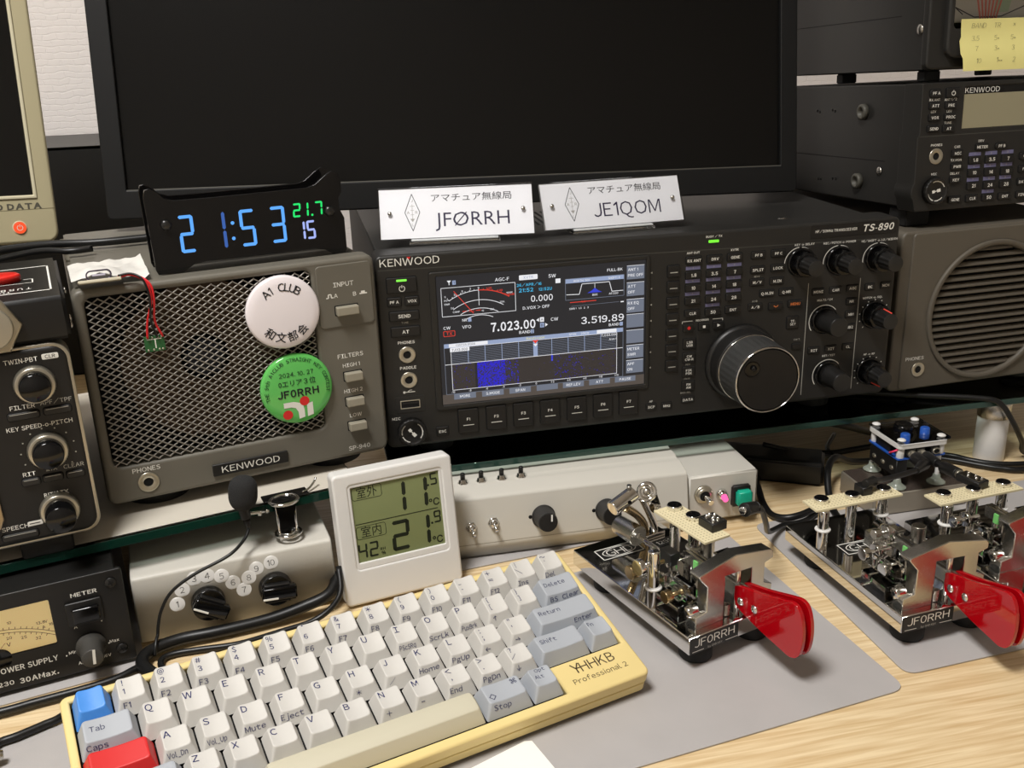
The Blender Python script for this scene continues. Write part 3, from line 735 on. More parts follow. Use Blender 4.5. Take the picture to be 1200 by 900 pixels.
# expanded wire mesh
mb = MB(u=US)
x0, y0, x1, y1 = 7.6, 26.6, 148.8, 139.8
px, py = 6.9, 4.5
sl = py / px
WIRE = mat('grille_wire', (156, 152, 145), .4, .75)
def clip(p, d):
    ts = []
    for (a, b, o, dd) in ((x0, x1, p[0], d[0]), (y0, y1, p[1], d[1])):
        ta, tb = sorted(((a - o) / dd, (b - o) / dd)); ts.append((ta, tb))
    lo_, hi_ = max(q[0] for q in ts), min(q[1] for q in ts)
    return (lo_, hi_) if hi_ - lo_ > .4 else None
for sg in (1, -1):
    k = -80
    while k < 90:
        c = y0 + k * py
        p = (x0, c if sg > 0 else c + (y1 - y0)); d = (1, sg * sl)
        r_ = clip(p, d)
        if r_:
            a = (p[0] + r_[0], p[1] + r_[0] * d[1]); b = (p[0] + r_[1], p[1] + r_[1] * d[1])
            n_ = Vector((-d[1], 1)).normalized() * .36
            z0, z1 = (-1.9, -1.3) if sg > 0 else (-1.6, -1.0)
            vs = [(a[0] + n_.x, a[1] + n_.y, z1), (a[0] - n_.x, a[1] - n_.y, z1), (b[0] - n_.x, b[1] - n_.y, z1), (b[0] + n_.x, b[1] + n_.y, z1)]
            vs += [(v[0], v[1], z0 - .3) for v in vs]
            mb.add(vs, [(0, 1, 2, 3), (0, 4, 5, 1), (1, 5, 6, 2), (2, 6, 7, 3), (3, 7, 4, 0)], WIRE)
        k += 1
mb.build('wire_mesh', t, 'silver diamond wire mesh')
mb = MB(u=US)
mb.text('INPUT', 171.2, 128.5, 1.1, 3.1, PRN); mb.text('A', 165.2, 120.9, 1.1, 2.8, PRN); mb.text('B', 178.6, 120.6, 1.1, 2.8, PRN)
mb.pline([(158.4, 119.8), (160, 119.8), (160, 122.2), (162, 122.2), (162, 119.8), (163.4, 119.8)], 1.1, .8, PRN); mb.rect(182, 119.7, 187.5, 120.6, 1.1, PRN); mb.rect(183.2, 120.6, 186, 122, 1.1, PRN)
mb.text('FILTERS', 172, 76.8, .1, 3, PRN); mb.text('HIGH 1', 172, 69.6, .1, 2.7, PRN); mb.text('HIGH 2', 171.9, 50.4, .1, 2.7, PRN); mb.text('LOW', 172, 31.6, .1, 2.7, PRN); mb.text('SP-940', 172.6, 6.4, .1, 3.2, PRN)
mb.text('PHONES', 26.4, 21.6, .1, 3.1, PRN)
mb.build('lettering', t, 'white printed legends')
for u, w, bw in ((171.9, 110.2, 15.5), (172.4, 61.5, 12.5), (172, 42.6, 12.5), (172.2, 23.8, 12.5)):
    b = MB(u=US); z = 1.0 if bw > 13 else 0
    b.shape(rr(bw + 1.4, 7.4, .6, 2, u, w), [], z - .6, z + .15, CAV); b.shape(rr(bw, 6, .7, 3, u, w), [], z - 1, z + 5.0, mat('grey_key', (150, 144, 128), .4) if 'grey_key' not in bpy.data.materials else bpy.data.materials['grey_key'], .6)
    b.build('push_button', t)
b = MB(u=US); b.box(94.2, 10.8, 0, 52, 8.6, 1.6, BLK2, .4); b.text('KENWOOD', 94.2, 10.8, 1.7, 4.6, PRN, 40, bold=.0); b.build('name_plate', t)
b = MB(u=US); r = 5.2
b.lathe([(r + 1.8, 0), (r + 1.8, .7), (r + 1.1, 1), (r, 1), (r * .62, .8), (r * .6, -.2)], 26.4, 12.2, 0, SIL, 28); b.lathe([(r * .62, .2), (0, .15)], 26.4, 12.2, 0, CAV, 24); b.build('phone_jack', t)
for u in (34, 160):
    for z in (-34, -190): MB(u=US).lathe([(0, 0), (22, 0), (23, 9.9), (0, 10)], u, -9.9, z, RUB, 28, Matrix.Rotation(R(-90), 4, 'X')).build('foot', t)

def on(par_loc, yaw, u, w, d, us=US):
    a = R(yaw); return (par_loc[0] + math.cos(a) * u * us + math.sin(a) * d * us, par_loc[1] + math.sin(a) * u * us - math.cos(a) * d * us, par_loc[2] + w * us)
SL = (-.1821, -.0534, .082)
# badges
t = thing('button_badge', 'white round badge with a club name in an arc, on the speaker mesh', 'badge', on(SL, 13.2, 128, 114.8, -.9), 13.2, 3, group='round badges on the speaker')
RB = 25.2
def badge_body(c):
    b = MB(u=US); b.lathe([(0, 0), (RB - 1, 0), (RB, 1.2), (RB - .3, 3), (RB - 1.6, 4.4), (RB * .75, 5.2), (RB * .4, 5.6), (0, 5.8)], 0, 0, 0, c, 56); b.build('badge_disc', t); 
def dome(x, y): 
    r = math.hypot(x, y) / RB; return 5.8 - .2 * (r / .4) ** 2 * (r < .4) - ((r - .4) * 1.14 + .2 if r >= .4 else 0) - max(0, r - .75) * 2.0 + .3
def bt(b, s, x, y, h, m, w=None, **k): b.text(s, x, y, 0, h, m, w, fn=lambda qx, qy: (qx, qy, dome(qx, qy)), **k)
def arc_text(b, s, rad, a0, a1, h, m, up=True, **k):
    for i, ch in enumerate(s):
        a = a0 + (a1 - a0) * (i + .5) / len(s)
        if ch != ' ': bt(b, ch, rad * math.cos(R(a)), rad * math.sin(R(a)), h, m, rot=(a - 90 if up else a + 90), **k)
badge_body(mat('badge_white', (238, 230, 232), .18, coat=.5))
b = MB(u=US); arc_text(b, 'A1 CLUB', 17.4, 134, 46, 5.2, INK, bold=.01); arc_text(b, '和文部会', 17.2, 216, 324, 5.2, INK, up=False, bold=.01)
b.build('lettering', t, 'black arched lettering')
t = thing('button_badge', 'green round badge with a contest date and call sign, below the white badge', 'badge', on(SL, 13.2, 131.5, 59.6, -.9), 13.2, 2, group='round badges on the speaker')
badge_body(mat('badge_green', (96, 190, 92), .18, coat=.5))
DG = mat('badge_ink', (22, 60, 34), .5)
b = MB(u=US)
arc_text(b, 'THE 9th A1CLUB STRAIGHT KEY CONTEST', 21.4, 196, -14, 2.5, DG)
bt(b, '2024. 10. 27', 0, 11.4, 3, DG, 24); bt(b, '0エリア３位', 0, 5.2, 3.4, DG, 26); bt(b, 'JF0RRH', 0, -2.2, 5, INK, 29, bold=.03)
def dshape(pts, m): b.add([(x, y, dome(x, y) + (.05 if m is KRED else 0)) for x, y in pts], [tuple(range(len(pts)))], m, None, False)
arch = [(-11.5 + 9.5 * math.cos(R(a)), -19 + 11.5 * math.sin(R(a))) for a in range(0, 91, 10)]
dshape([(-11, -8.2), (-4, -8.2), (0, -9.6), (2.4, -12), (3, -15), (3, -20.5), (-1, -21.4), (-1.4, -16), (-3, -13), (-6, -12), (-11, -12)], PRN)
dshape([(5, -11), (9.2, -10.4), (9.2, -19.6), (5, -20.6)], PRN)
dshape(circ(3.4, 20, -8.8, -17.2), KRED); dshape(circ(3.4, 20, 3.6, -8.8), KRED)
b.build('lettering', t, 'dark lettering with a white and red emblem')

# ------------------------------------------------------------------ wired charger board taped on the speaker
bx = on(SL, 13.2, 0, 146.5, 0)
def sp(u, w, d): a = R(13.2); q = on(SL, 13.2, u, w, d); return q
t = thing('charger_board', 'small wired circuit board taped to the top of the grey speaker, its lead hanging down', 'circuit board', SL, 13.2)
mb = MB(u=US); T = lie(17, 149.5, -4, 0, 0, 0)
mb.box(0, 0, -9, 25, 2, 15, mat('board_cream', (206, 198, 174), .5), .3, M=lie(18, 151.0, 0, 0, -14, 0)); mb.build('board', t)
mb = MB(u=US)
mb.shape(rr(15, 6.4, 3, 5), [rr(13.4, 4.8, 2.3, 5)], -8, 0, mat('connector_shell', (92, 84, 104), .3, .8), .2, M=lie(18, 155.4, 3, 0, -14, 0)); mb.box(0, 0, -6, 8, 1.4, 5, mat('connector_tongue', (190, 186, 200), .4), .2, M=lie(18, 155.4, 3, 0, -14, 0)); mb.build('connector', t)
mb = MB(u=US); TP = mat('frosted_tape', (228, 225, 218), .4, trans=.1)
g = []
NX, NY = 14, 8
for j in range(NY + 1):
    for i in range(NX + 1):
        x = 2 + 46 * i / NX; y = -(5 + 46 * j / NY)
        h = 148.8 + 7 * math.exp(-((x - 17) / 16) ** 2) * math.exp(-((y + 14) / 16) ** 2) + 1.2 * math.sin(x * .37 + .8) * math.cos(y * .21) + .5 * math.sin(x * 1.3 + y * .7) + 4.5 * (j / NY) + (1.5 * (i == NX))
        g.append((x, h, y))
mb.add(g, [(j * (NX + 1) + i, j * (NX + 1) + i + 1, (j + 1) * (NX + 1) + i + 1, (j + 1) * (NX + 1) + i) for j in range(NY) for i in range(NX)], TP); mb.build('tape', t, 'crumpled strip of translucent tape')
REDW = mat('red_wire', (214, 34, 40), .4)
mb = MB(u=US); mb.tube([(29, 152.2, 0), (35, 153.4, 2), (42, 150.5, 6), (45, 145, 8), (45.5, 136, 7), (41.5, 122, 4), (40, 111, 3)], .75, REDW, 8); mb.build('wire', t, 'red wire')
mb = MB(u=US); mb.tube([(29.5, 151.6, -1), (36, 152.4, 0), (43.2, 150, 4), (46.8, 145, 7), (47.2, 136, 7), (46, 122, 4), (49.5, 111, 3)], .75, REDW, 8); mb.build('wire', t, 'red wire')
mb = MB(u=US); mb.tube([(29, 153, 1), (36, 153.9, 3), (41.5, 151.4, 7), (44, 145, 8.8), (44.6, 136, 8), (43.6, 122, 5), (46, 111, 3)], .7, CABM, 8); mb.build('wire', t, 'black wire')
mb = MB(u=US); mb.box(44, 106.5, .3, 12.4, 10.2, 1.4, GRN, .1); mb.line((39.5, 109.6), (48.5, 109.6), 1.76, .5, PRN); mb.line((44.5, 103.5), (44.5, 109.5), 1.77, .7, PRN)
for x in (39.6, 43, 46.5, 48.6): mb.lathe([(.8, 1.7), (.6, 2.2), (0, 2.3)], x, 102.6, 0, SIL, 10); mb.lathe([(.7, 1.7), (.5, 2.1), (0, 2.2)], x, 110.7, 0, SIL, 10)
mb.build('connector_board', t, 'tiny green board hanging on the wires')

# ------------------------------------------------------------------ LED clock on the speaker
t = thing('digital_clock', 'black acrylic LED clock with blue time digits on the grey speaker', 'clock', (-.1347, -.0266, .2224), 13.2)
half = [(-1, 54.5), (2, 55.5), (6, 53), (10, 48.5), (16, 46.6), (40, 46.3)]
rt = [(102, 46.6), (108, 48.4), (114, 53), (120, 56.5), (124, 55), (126, 50), (126.2, 42), (123.4, 38), (123.8, 30), (126.4, 24), (126.4, 2), (125, -0), (116, 0), (111, 3.5), (104, 5), (60, 5), (31, 5.4), (23, 4.4), (16, 0), (0, 0), (-1.2, 3), (-2.4, 50)]
out = half + rt
for nm, z in (('front_panel', 0), ('rear_panel', -26)):
    mb = MB(u=US); mb.shape(out, [], z - 3, z, SMK, .35, res=1)
    mb.build(nm, t)
for u, w in ((8.8, 32), (116, 30)):
    mb = MB(u=US); mb.lathe([(1.6, -29), (1.6, 0), (3.6, 0), (3.6, 2.2), (2.6, 3.4), (0, 3.4)], u, w, 0, mat('dark_bolt', (70, 70, 70), .3, .9) if 'dark_bolt' not in bpy.data.materials else bpy.data.materials['dark_bolt'], 6); mb.build('bolt', t)
mb = MB(u=US); mb.box(62, 25, -12, 100, 36, 1.6, DARK); mb.box(60, 14, -14, 60, 8, 3, BLK2); mb.build('circuit_board', t)
B1 = glow('led_blue', (96, 168, 250), 1.1); B2 = glow('led_blue_dim', (70, 110, 190), .8); G1 = glow('led_green', (40, 225, 110), 1.1); B3 = glow('led_pale_blue', (170, 186, 250), 1.0)
mb = MB(u=US); z = .12
mb.seg7('2', 16.2, 12.4, 9.6, 24.4, 2.1, z, B1); mb.seg7('1', 36.4, 12.4, 9.6, 24.4, 2.1, z, B2); mb.seg7('5', 55.2, 12.2, 10, 24.4, 2.1, z, B1); mb.seg7('3', 75.4, 12.2, 10, 24.4, 2.1, z, B1)
mb.poly(circ(1.2, 12, 50.6, 28.6), z, B1); mb.poly(circ(1.2, 12, 50.2, 18.4), z, B1)
mb.seg7('2', 91, 27.8, 5.4, 9.4, 1.25, z, G1, .05); mb.seg7('1', 96.4, 27.8, 5.4, 9.4, 1.25, z, G1, .05); mb.seg7('7', 106, 27.8, 5.4, 9.4, 1.25, z, G1, .05); mb.poly(circ(.8, 10, 104.2, 28.4), z, G1)
mb.seg7('1', 92.4, 12.2, 6, 12.6, 1.5, z, B3); mb.seg7('5', 99.4, 12.2, 6, 12.6, 1.5, z, B3)
mb.build('led_digits', t, 'lit blue and green digits')

# ------------------------------------------------------------------ call sign nameplates on the transceiver
def nameplate(label, call, loc, yaw, tilt, W, H):
    t = thing('nameplate', label, 'sign', loc, yaw, group='white call sign plates')
    TL = Matrix.Rotation(R(-tilt), 4, 'X')
    P = MB(PANEL @ Matrix.Rotation(R(-tilt), 4, 'X'))
    P.box(W / 2, H / 2, -4.0, W, H, 1.6, PANE, .3); P.build('cover_plate', t, 'clear acrylic plate')
    P = MB(PANEL @ Matrix.Rotation(R(-tilt), 4, 'X')); P.box(W / 2, H / 2, -6.2, W - 1, H - 1, 2.0, mat('plate_paper', (240, 240, 240), .35) if 'plate_paper' not in bpy.data.materials else bpy.data.materials['plate_paper'], .2); 
    P.build('plate', t, 'white engraved plate')
    P = MB(PANEL @ Matrix.Rotation(R(-tilt), 4, 'X')); z = -4.12
    P.text('アマチュア無線局', W * .60, H * .78, z, 4.4, INK, W * .52, bold=.0)
    P.text(call, W * .60, H * .36, z, 10.2, mat('plate_ink', (34, 26, 60), .5) if 'plate_ink' not in bpy.data.materials else bpy.data.materials['plate_ink'], W * .48, bold=-.004)
    cx, cy, a, b_ = W * .215, H * .52, W * .048, H * .36
    P.pline([(cx, cy + b_), (cx + a, cy), (cx, cy - b_), (cx - a, cy), (cx, cy + b_)], z, .45, INK)
    for s, x, y in (('J', cx, cy + 8.6), ('A', cx - 2.9, cy), ('R', cx + 2.9, cy), ('L', cx, cy - 9)): P.text(s, x, y, z, 2, PRG)
    P.line((cx, cy + 6), (cx, cy - 6), z, .3, PRG); P.line((cx - 1.8, cy + 4.6), (cx + 1.8, cy + 4.6), z, .3, PRG); P.line((cx - 1.2, cy + 1.6), (cx + 1.2, cy + 1.6), z, .3, PRG); P.line((cx - 1.2, cy - 1.6), (cx + 1.2, cy - 1.6), z, .3, PRG); P.poly([(cx - 1.6, cy - 4.6), (cx + 1.6, cy - 4.6), (cx, cy - 7)], z, PRG)
    P.build('lettering', t, 'black call sign lettering')
    for x in (W * .07, W * .93):
        P = MB(PANEL @ Matrix.Rotation(R(-tilt), 4, 'X')); P.lathe([(0, -3), (1.5, -3), (1.5, -2), (1.1, -1.5), (0, -1.4)], x, H * .5, 0, STL, 12); P.build('screw', t)
    Q = MB(FLAT)
    h0 = -(loc[2] - .2182) * 1000
    Q.box(W * .48, 17, h0, W * .58, 34, 2, ACR, .2)
    Q.box(W * .48, 17, h0 + 2.1, W * .56, 32, 1.2, ACRW, .2)
    q = MB(FLAT)
    Q.prism([(W * .2, 9), (W * .76, 9), (W * .76, 11), (W * .2, 11)], h0 + 3, 30, ACR, top=[(W * .2, 9 + 14), (W * .76, 9 + 14), (W * .76, 11 + 14), (W * .2, 11 + 14)])
    Q.build('acrylic_stand', t)
nameplate('white call sign plate with a slashed zero, nearer the LED clock', 'JFØRRH', (.0077, .0315, .2235), -8.2, 27, 110.4, 37.6)
nameplate('white call sign plate without a slashed zero, right of the other plate', 'JE1QOM', (.1259, .0215, .2235), 1.6, 26, 108.5, 35.3)

# ------------------------------------------------------------------ left transceiver with dark knobs, cut by the frame
UI = .0009581
t = thing('radio_transceiver', 'black transceiver with silver-ringed knobs cut off by the left edge', 'radio', (-.1833, -.0875, .0839), 13.2)
mb = MB(u=UI)
mb.shape(rrc(-340, 1, 1.5, 122, 9, 6), [], -20, 0, BLK3, 2.6)
mb.build('front_panel', t)
mb = MB(u=UI); mb.shape(rrc(-341.4, -.4, 3, 123.4, 10, 6), [rrc(-339, 2, .4, 121, 8.6, 6)], -16, -1.2, SIL, .8); mb.build('trim_rim', t, 'silver rim round the front')
mb = MB(u=UI); mb.box(-169, 61, -240, 330, 116, 220, BLK, 2); mb.build('case', t)
mb = MB(u=UI); mb.shape([(-60, 10), (-52, 14), (-49.5, 20), (-50, 58), (-56, 66), (-80, 66), (-80, 10)], [], -.5, 2.2, mat('mirror_insert', (150, 138, 120), .12, .9), .8); mb.build('dial_surround', t, 'mirror-like curved trim beside the big dial')
mb = MB(u=UI)
mb.text('TWIN-PBT', -23.6, 115.4, .1, 2.7, PRN, 18); mb.shape(rr(9, 3.4, .8, 3, -7.8, 115.8), [], -.1, .12, PRN); mb.text('CLR', -7.8, 115.8, .16, 2.1, INK)
mb.text('FILTER', -27.6, 87.6, .1, 2.6, PRN); mb.text('APF/TPF', -9.4, 88, .1, 2.5, PRG); mb.text('KEY SPEED-o-PITCH', -20.5, 74.6, .1, 2.6, PRN, 36)
mb.text('RIT', -31.4, 45.2, .1, 2.6, PRN); mb.text('ΔTX', -19, 46, .1, 2.2, PRG); mb.text('CLEAR', -6.6, 45.6, .1, 2.5, PRG); mb.text('RIT/ΔTX', -19, 29.6, .1, 2.6, PRN); mb.text('SPEECH', -45, 12.6, .1, 2.7, PRN); mb.shape(rr(8.4, 3, .7, 3, -33.8, 13), [], -.1, .12, PRN); mb.line((-37, 13), (-31, 13), .16, .6, INK)
for a in range(-40, 230, 27): mb.poly(circ(.5, 8, -18.6 + 15 * math.cos(R(a)), 57.4 + 15 * math.sin(R(a))), .1, PRG)
mb.build('lettering', t)
for u, w, hh in ((-18.6, 100.4, 11), (-18.8, 58.2, 12), (-19, 18.6, 18)):
    b = MB(u=UI)
    b.lathe([(0, 0), (11.6, 0), (11.6, 2.2), (10.9, 4.2), (10.2, 4.6), (8.8, 4.6)], u, w, 0, SIL, 90, flute=(30, .3, .5, 2.4))
    b.lathe([(9.2, 4), (8.9, 6), (8.6, hh - 1.6), (7.8, hh), (0, hh)], u, w, 0, GLB, 96, flute=(32, .3, 7, hh - 2.5)); b.build('knob', t, 'black knob in a silver ring')
for u, w, bw in ((-27.9, 82.4, 17), (-9.4, 82.6, 15), (-31.2, 40.3, 10), (-19, 40.5, 11), (-6.4, 40.2, 10), (-43, 7.0, 20)):
    b = MB(u=UI); b.shape(rr(bw + 1, 5.4, 1.6, 4, u, w), [], -.3, .3, CAV); b.shape(rr(bw, 4.4, 1.4, 4, u, w), [], -.4, 1.6, BLK, .5)
    b.rect(u - bw / 2 + 1.2, w + 1.2, u + bw / 2 - 1.2, w + 1.6, 1.64, PRG); b.build('push_button', t)
for u in (-30, -300):
    b = MB(u=UI); b.box(u, -6.1, -26, 30, 12, 22, RUB, 1); b.build('foot', t)
    b = MB(u=UI); b.box(u, -6.1, -220, 24, 12, 20, RUB, 1); b.build('foot', t)

# black box with a red slider on the left transceiver
t = thing('switch_box', 'black metal box with a red slide switch on the left transceiver', 'box', (-.1833, -.0875, .2028), 13.2)
mb = MB(u=UI); mb.box(-90, 13.4, -124, 192, 26, 124, BLK3, 2.2); mb.build('case', t)
for u in (-170, -10):
    for z in (-8, -114): MB(u=UI).lathe([(0, 0), (5, 0), (5, 2), (0, 2)], u, -1.4, z, RUB, 16, Matrix.Rotation(R(-90), 4, 'X')).build('foot', t)
TOPM = PANEL @ Matrix.Rotation(R(-90), 4, 'X')
TB = Matrix(((1, 0, 0, 0), (0, 1, 0, 0), (0, 0, 1, 26.4), (0, 0, 0, 1)))
mb = MB(FLAT, UI); Tm = Matrix.Translation((0, 0, 26.5))
mb.rect(-120, 20, 0, 21.6, 26.5, PRN); mb.rect(-1.1, 20, 0, 96, 26.5, PRN); mb.rect(-120, 94.4, 0, 96, 26.5, PRN)
mb.text('T U R B O', -22, 31, 26.52, 5, PRN, 22, rot=180); mb.text('TUNER', -30, 25.4, 26.52, 3.6, PRN, 16, rot=180)
mb.frame(-40, 47, -10, 58, 26.52, .8, PRN)
for k in range(7): mb.text('0', -46 + 4 * k, 84, 26.52, 3.4, mat('dim_red_green', (120, 60, 48), .5) if 'dim_red_green' not in bpy.data.materials else bpy.data.materials['dim_red_green'])
mb.build('lettering', t)
mb = MB(FLAT, UI); mb.lathe([(5.6, 0), (5.6, 4), (4.8, 5), (0, 5.2)], 0, 0, 0, mat('slider_red', (216, 40, 32), .3), 28, M=Matrix.Translation((-29, 57, 26.4)) @ Matrix.Diagonal((2.3, 1.5, 1, 1))); mb.build('slide_knob', t, 'red slider cap')
mb = MB(u=UI); 
mb.lathe([(0, 0), (17.5, 0), (17.5, 2.6), (16, 3.4)], -36, 13.2, 0, mat('matt_nickel', (180, 172, 152), .35, .9), 6); mb.lathe([(13, 2), (12.6, 4.4), (11.6, 5), (0, 5)], -36, 13.2, 0, mat('matt_nickel_face', (186, 180, 164), .45, .8), 36); mb.build('coaxial_socket', t, 'large hexagonal metal nut')
for w in (20, 6, 2.6): MB(u=UI).lathe([(2.2, 0), (2.2, 1.2), (1.6, 1.8), (0, 1.8)], 5.9, w, -22 - w, STL, 14, Matrix.Rotation(R(90), 4, 'Y')).build('screw', t)
# ------------------------------------------------------------------ taupe speaker with a round louvred grille
t = thing('loudspeaker', 'taupe speaker with a round louvred grille right of the wide transceiver', 'speaker', (.4206, .0139, .07), 2.9)
mb = MB()
mb.shape(rrc(-11.5, 0, 164, 132, 6), [circ(58, 56, 75.6, 61.7)], -18, -1.6, GRYR, 2)
mb.shape(rrc(-2, 1, 156, 130.5, 3.5), [circ(57.6, 56, 75.6, 61.7)], -6, 0, GRYR, 1.2)
mb.build('front_panel', t)
mb = MB(); mb.box(76, 66, -250, 170, 130, 234, GRYR, 4); mb.build('cabinet', t)
mb = MB(); mb.lathe([(58.4, -3), (58.4, 1.4), (57.4, 2.2), (55, 2.2), (53.6, .6), (53.6, -8)], 75.6, 61.7, 0, GRYR, 72, cap=False); mb.build('grille_ring', t)
mb = MB()
for k in range(-9, 10):
    y = k * 5.75
    L = math.sqrt(max(54 ** 2 - y * y, 0))
    if L < 6: continue
    vs = [(75.6 - L, 61.7 + y - 1.6, .2), (75.6 + L, 61.7 + y - 1.6, .2), (75.6 + L, 61.7 + y + 1.5, -2.4), (75.6 - L, 61.7 + y + 1.5, -2.4)]
    vs += [(a, b - .2, c - 3) for a, b, c in vs]
    mb.add(vs, [(0, 1, 2, 3), (4, 5, 6, 7), (0, 1, 5, 4), (1, 2, 6, 5), (2, 3, 7, 6), (3, 0, 4, 7)], GRYR)
mb.build('louvre_grille', t)
mb = MB(); mb.lathe([(54, -12), (0, -12.1)], 75.6, 61.7, 0, CAV, 40); mb.build('grille_backing', t)
mb = MB(); mb.text('PHONES', 10.2, 27.4, .1, 2.7, PRN, 17); mb.build('lettering', t)
jack(t, 14.2, 17.6, 4.8)
for u in (15, 140):
    for z in (-30, -220): MB().lathe([(0, 0), (11, 0), (12, 10), (0, 10)], u, -10, z, RUB, 24, Matrix.Rotation(R(-90), 4, 'X')).build('foot', t)

# ------------------------------------------------------------------ smaller transceiver on the taupe speaker
t = thing('radio_transceiver', 'smaller black transceiver with an unlit grey display, on the taupe speaker', 'radio', (.42, .0185, .2165), 2.6, 3.0)
mb = MB(); mb.shape([(-1, 1), (.5, 0), (272, 0), (273, 1), (273, 95), (0, 95.5), (-1, 95), (-1, 58), (-2.6, 56), (-2.6, 22), (-4.6, 18), (-4.6, 12), (-2.6, 9)], [rrc(36, 60.6, 236, 91.6, .6)], -22, 0, BLK, .8); mb.build('front_panel', t)
mb = MB(); mb.box(136, 48.5, -252, 270, 93, 231, BLK, 1)
MR = Matrix.Rotation(R(-90), 4, 'Y')
for w, z in ((74, -75), (18, -78)): mb.lathe([(0, 0), (6.4, 0), (6.4, 3.4), (5, 4.2), (3.6, 4.2), (3.2, 2), (0, 2)], 1, w, z, GRYD, 24, MR)
mb.lathe([(0, 0), (3.4, 0), (3.2, 1), (1.4, 1.4), (0, .8)], 1, 28, -50, STL, 16, MR)
for w, z in ((74, -118), (75, -122), (73, -142), (74, -146), (17, -112), (17, -117), (15, -136), (15, -140)): mb.lathe([(1.1, .06), (0, .1)], 1, w, z, CAV, 10, MR)
mb.box(.96, 36, -240, .2, .7, 196, CAV)
mb.build('case', t)
mb = MB(); mb.rect(36, 60.4, 237, 92, -1.2, GLB); mb.rect(36.4, 60.8, 236, 86, -.9, mat('unlit_lcd', (152, 146, 120), .35)); mb.text('KENWOOD', 52.4, 88.8, -.8, 3.8, PRN, 31, bold=0); mb.build('display', t, 'grey unlit display')
mb = MB(); mb.line((-1, 56.6), (273, 57), .1, .6, mat('panel_edge', (70, 69, 65), .5))
for s, u, w in (('RX ANT', 10.1, 83.2), ('ANT 1/2', 24, 82.9), ('LEV', 9.7, 74.6), ('LEV', 23.5, 74.3), ('TUNE', 23.1, 65.9), ('PHONES', 14.6, 49.8), ('MIC', 14.3, 28), ('CAR', 33.3, 47.5), ('TX MON', 33.1, 37.5), ('DELAY', 33, 27.4), ('DRV', 54.5, 50.8)): mb.text(s, u, w, .1, 1.7, PRN, bold=.02)
k = 1
for w in (41, 31.6, 21.6):
    for u in (49.8, 64.6, 79.6): mb.rect(u - 5.4, w - 1.4, u + 5.4, w + 1.4, .1, PURP); mb.text(str(k), u, w, .16, 1.5, PRG); k += 1
mb.rect(59.2, 10.3, 70, 13, .1, PURP); mb.text('0', 64.6, 11.7, .16, 1.5, PRG)
mb.build('lettering', t)
for s, u, w, bw, bh in (('PF A', 10.2, 88, 10.5, 5.6), ('ATT', 10.2, 78.9, 10, 4.6), ('PRE', 24, 78.7, 10, 4.6), ('VOX', 10.4, 70.2, 10, 4.6), ('PROC', 24.2, 70.1, 10, 4.6), ('SEND', 10.2, 62.1, 10.5, 4.6), ('AT', 23.4, 61.6, 10, 4.8), ('MIC', 33.4, 42.6, 10, 4.6), ('PWR', 33.6, 32.6, 10, 4.6), ('KEY', 33.4, 22.5, 10, 4.8), ('METER', 55, 46.2, 11, 4.4), ('PF B', 72.8, 46, 11, 4.6),
                        ('1.8', 49.8, 36.6, 11, 5.4), ('3.5', 64.8, 36.3, 11, 5.4), ('7', 79.8, 36, 11, 5.4), ('10', 49.8, 27, 11, 5.4), ('14', 64.9, 26.6, 11, 5.4), ('18', 80, 26.3, 11, 5.4), ('21', 50, 16.9, 11, 5.4), ('24', 65, 16.5, 11, 5.4), ('28', 80, 16.3, 11, 5.4), ('GENE', 34.2, 7.3, 11.6, 5), ('CLR', 50, 7.1, 11.4, 5), ('50', 65, 7, 11.4, 5), ('ENT', 80, 6.8, 11.4, 5),
                        ('DATA', 96, 17, 10, 5), ('FINE', 96, 7, 10, 5), ('CW', 96, 37, 10, 5), ('FM', 96, 27, 10, 5)):
    button(t, s, u, w, bw, bh, 2.5 if s.replace('.', '').isdigit() else 2.0, r=2.4 if s.startswith('PF') else .8)
button(t, '', 25, 87.8, 11.5, 6.6, extra=lambda b, u, w, z: (b.arc(u, w - .4, 1.5, 115, 425, z, .5, PRN), b.line((u, w + .2), (u, w + 1.8), z, .5, PRN)), name='power_button')
jack(t, 14.6, 41.4, 4.6); micsock(t, 14.6, 15.4, 10.4, 62)
for u in (16, 255): MB().box(u, -7, -40, 22, 14, 22, RUB, 1).build('foot', t)
MB().lathe([(0, 0), (24, 0), (23, 20), (22, 21), (0, 21)], 150, 34, 0, BLK2, 64).build('tuning_dial', t)

# ------------------------------------------------------------------ antenna meter unit on top
t = thing('meter_unit', 'black metal meter unit on top of the smaller transceiver, with a pale dial', 'meter', (.4242, .03, .3205), 2.6, 3.0)
mb = MB(); mb.box(130, 66, -250, 256, 132, 244, BLK, 1); mb.box(1.94, 41, -226, .2, .5, 190, CAV)
mb.lathe([(0, 0), (4, 0), (3.6, 1.2), (0, 1.8)], 2, 30, -12, STL, 16, MR); mb.build('case', t)
mb = MB(); mb.shape(rrc(0, 0, 260, 134, 6), [rrc(18, 28, 128, 122, 4)], -8, 0, BLK, 2); mb.shape(rrc(13.5, 8, 132, 126, 8), [rrc(19, 29, 127, 121, 3)], -3, 5, BLK, 2.4); mb.build('front_panel', t)
mb = MB(); z = -2; MF = mat('meter_face', (206, 204, 192), .5)
mb.rect(17, 27, 129, 123, z, MF)
for a in (74, 79, 84, 89, 94, 99, 104): mb.line((52 + 26 * math.cos(R(a)), 10 + 26 * math.sin(R(a))), (52 + 70 * math.cos(R(a)), 10 + 70 * math.sin(R(a))), z + .1, 1.6, mat('meter_red', (224, 120, 100), .6) if 'meter_red' not in bpy.data.materials else bpy.data.materials['meter_red'])
mb.poly([(57, 40), (70, 40), (80, 80), (62, 80)], z + .05, mat('meter_green', (176, 200, 168), .6))
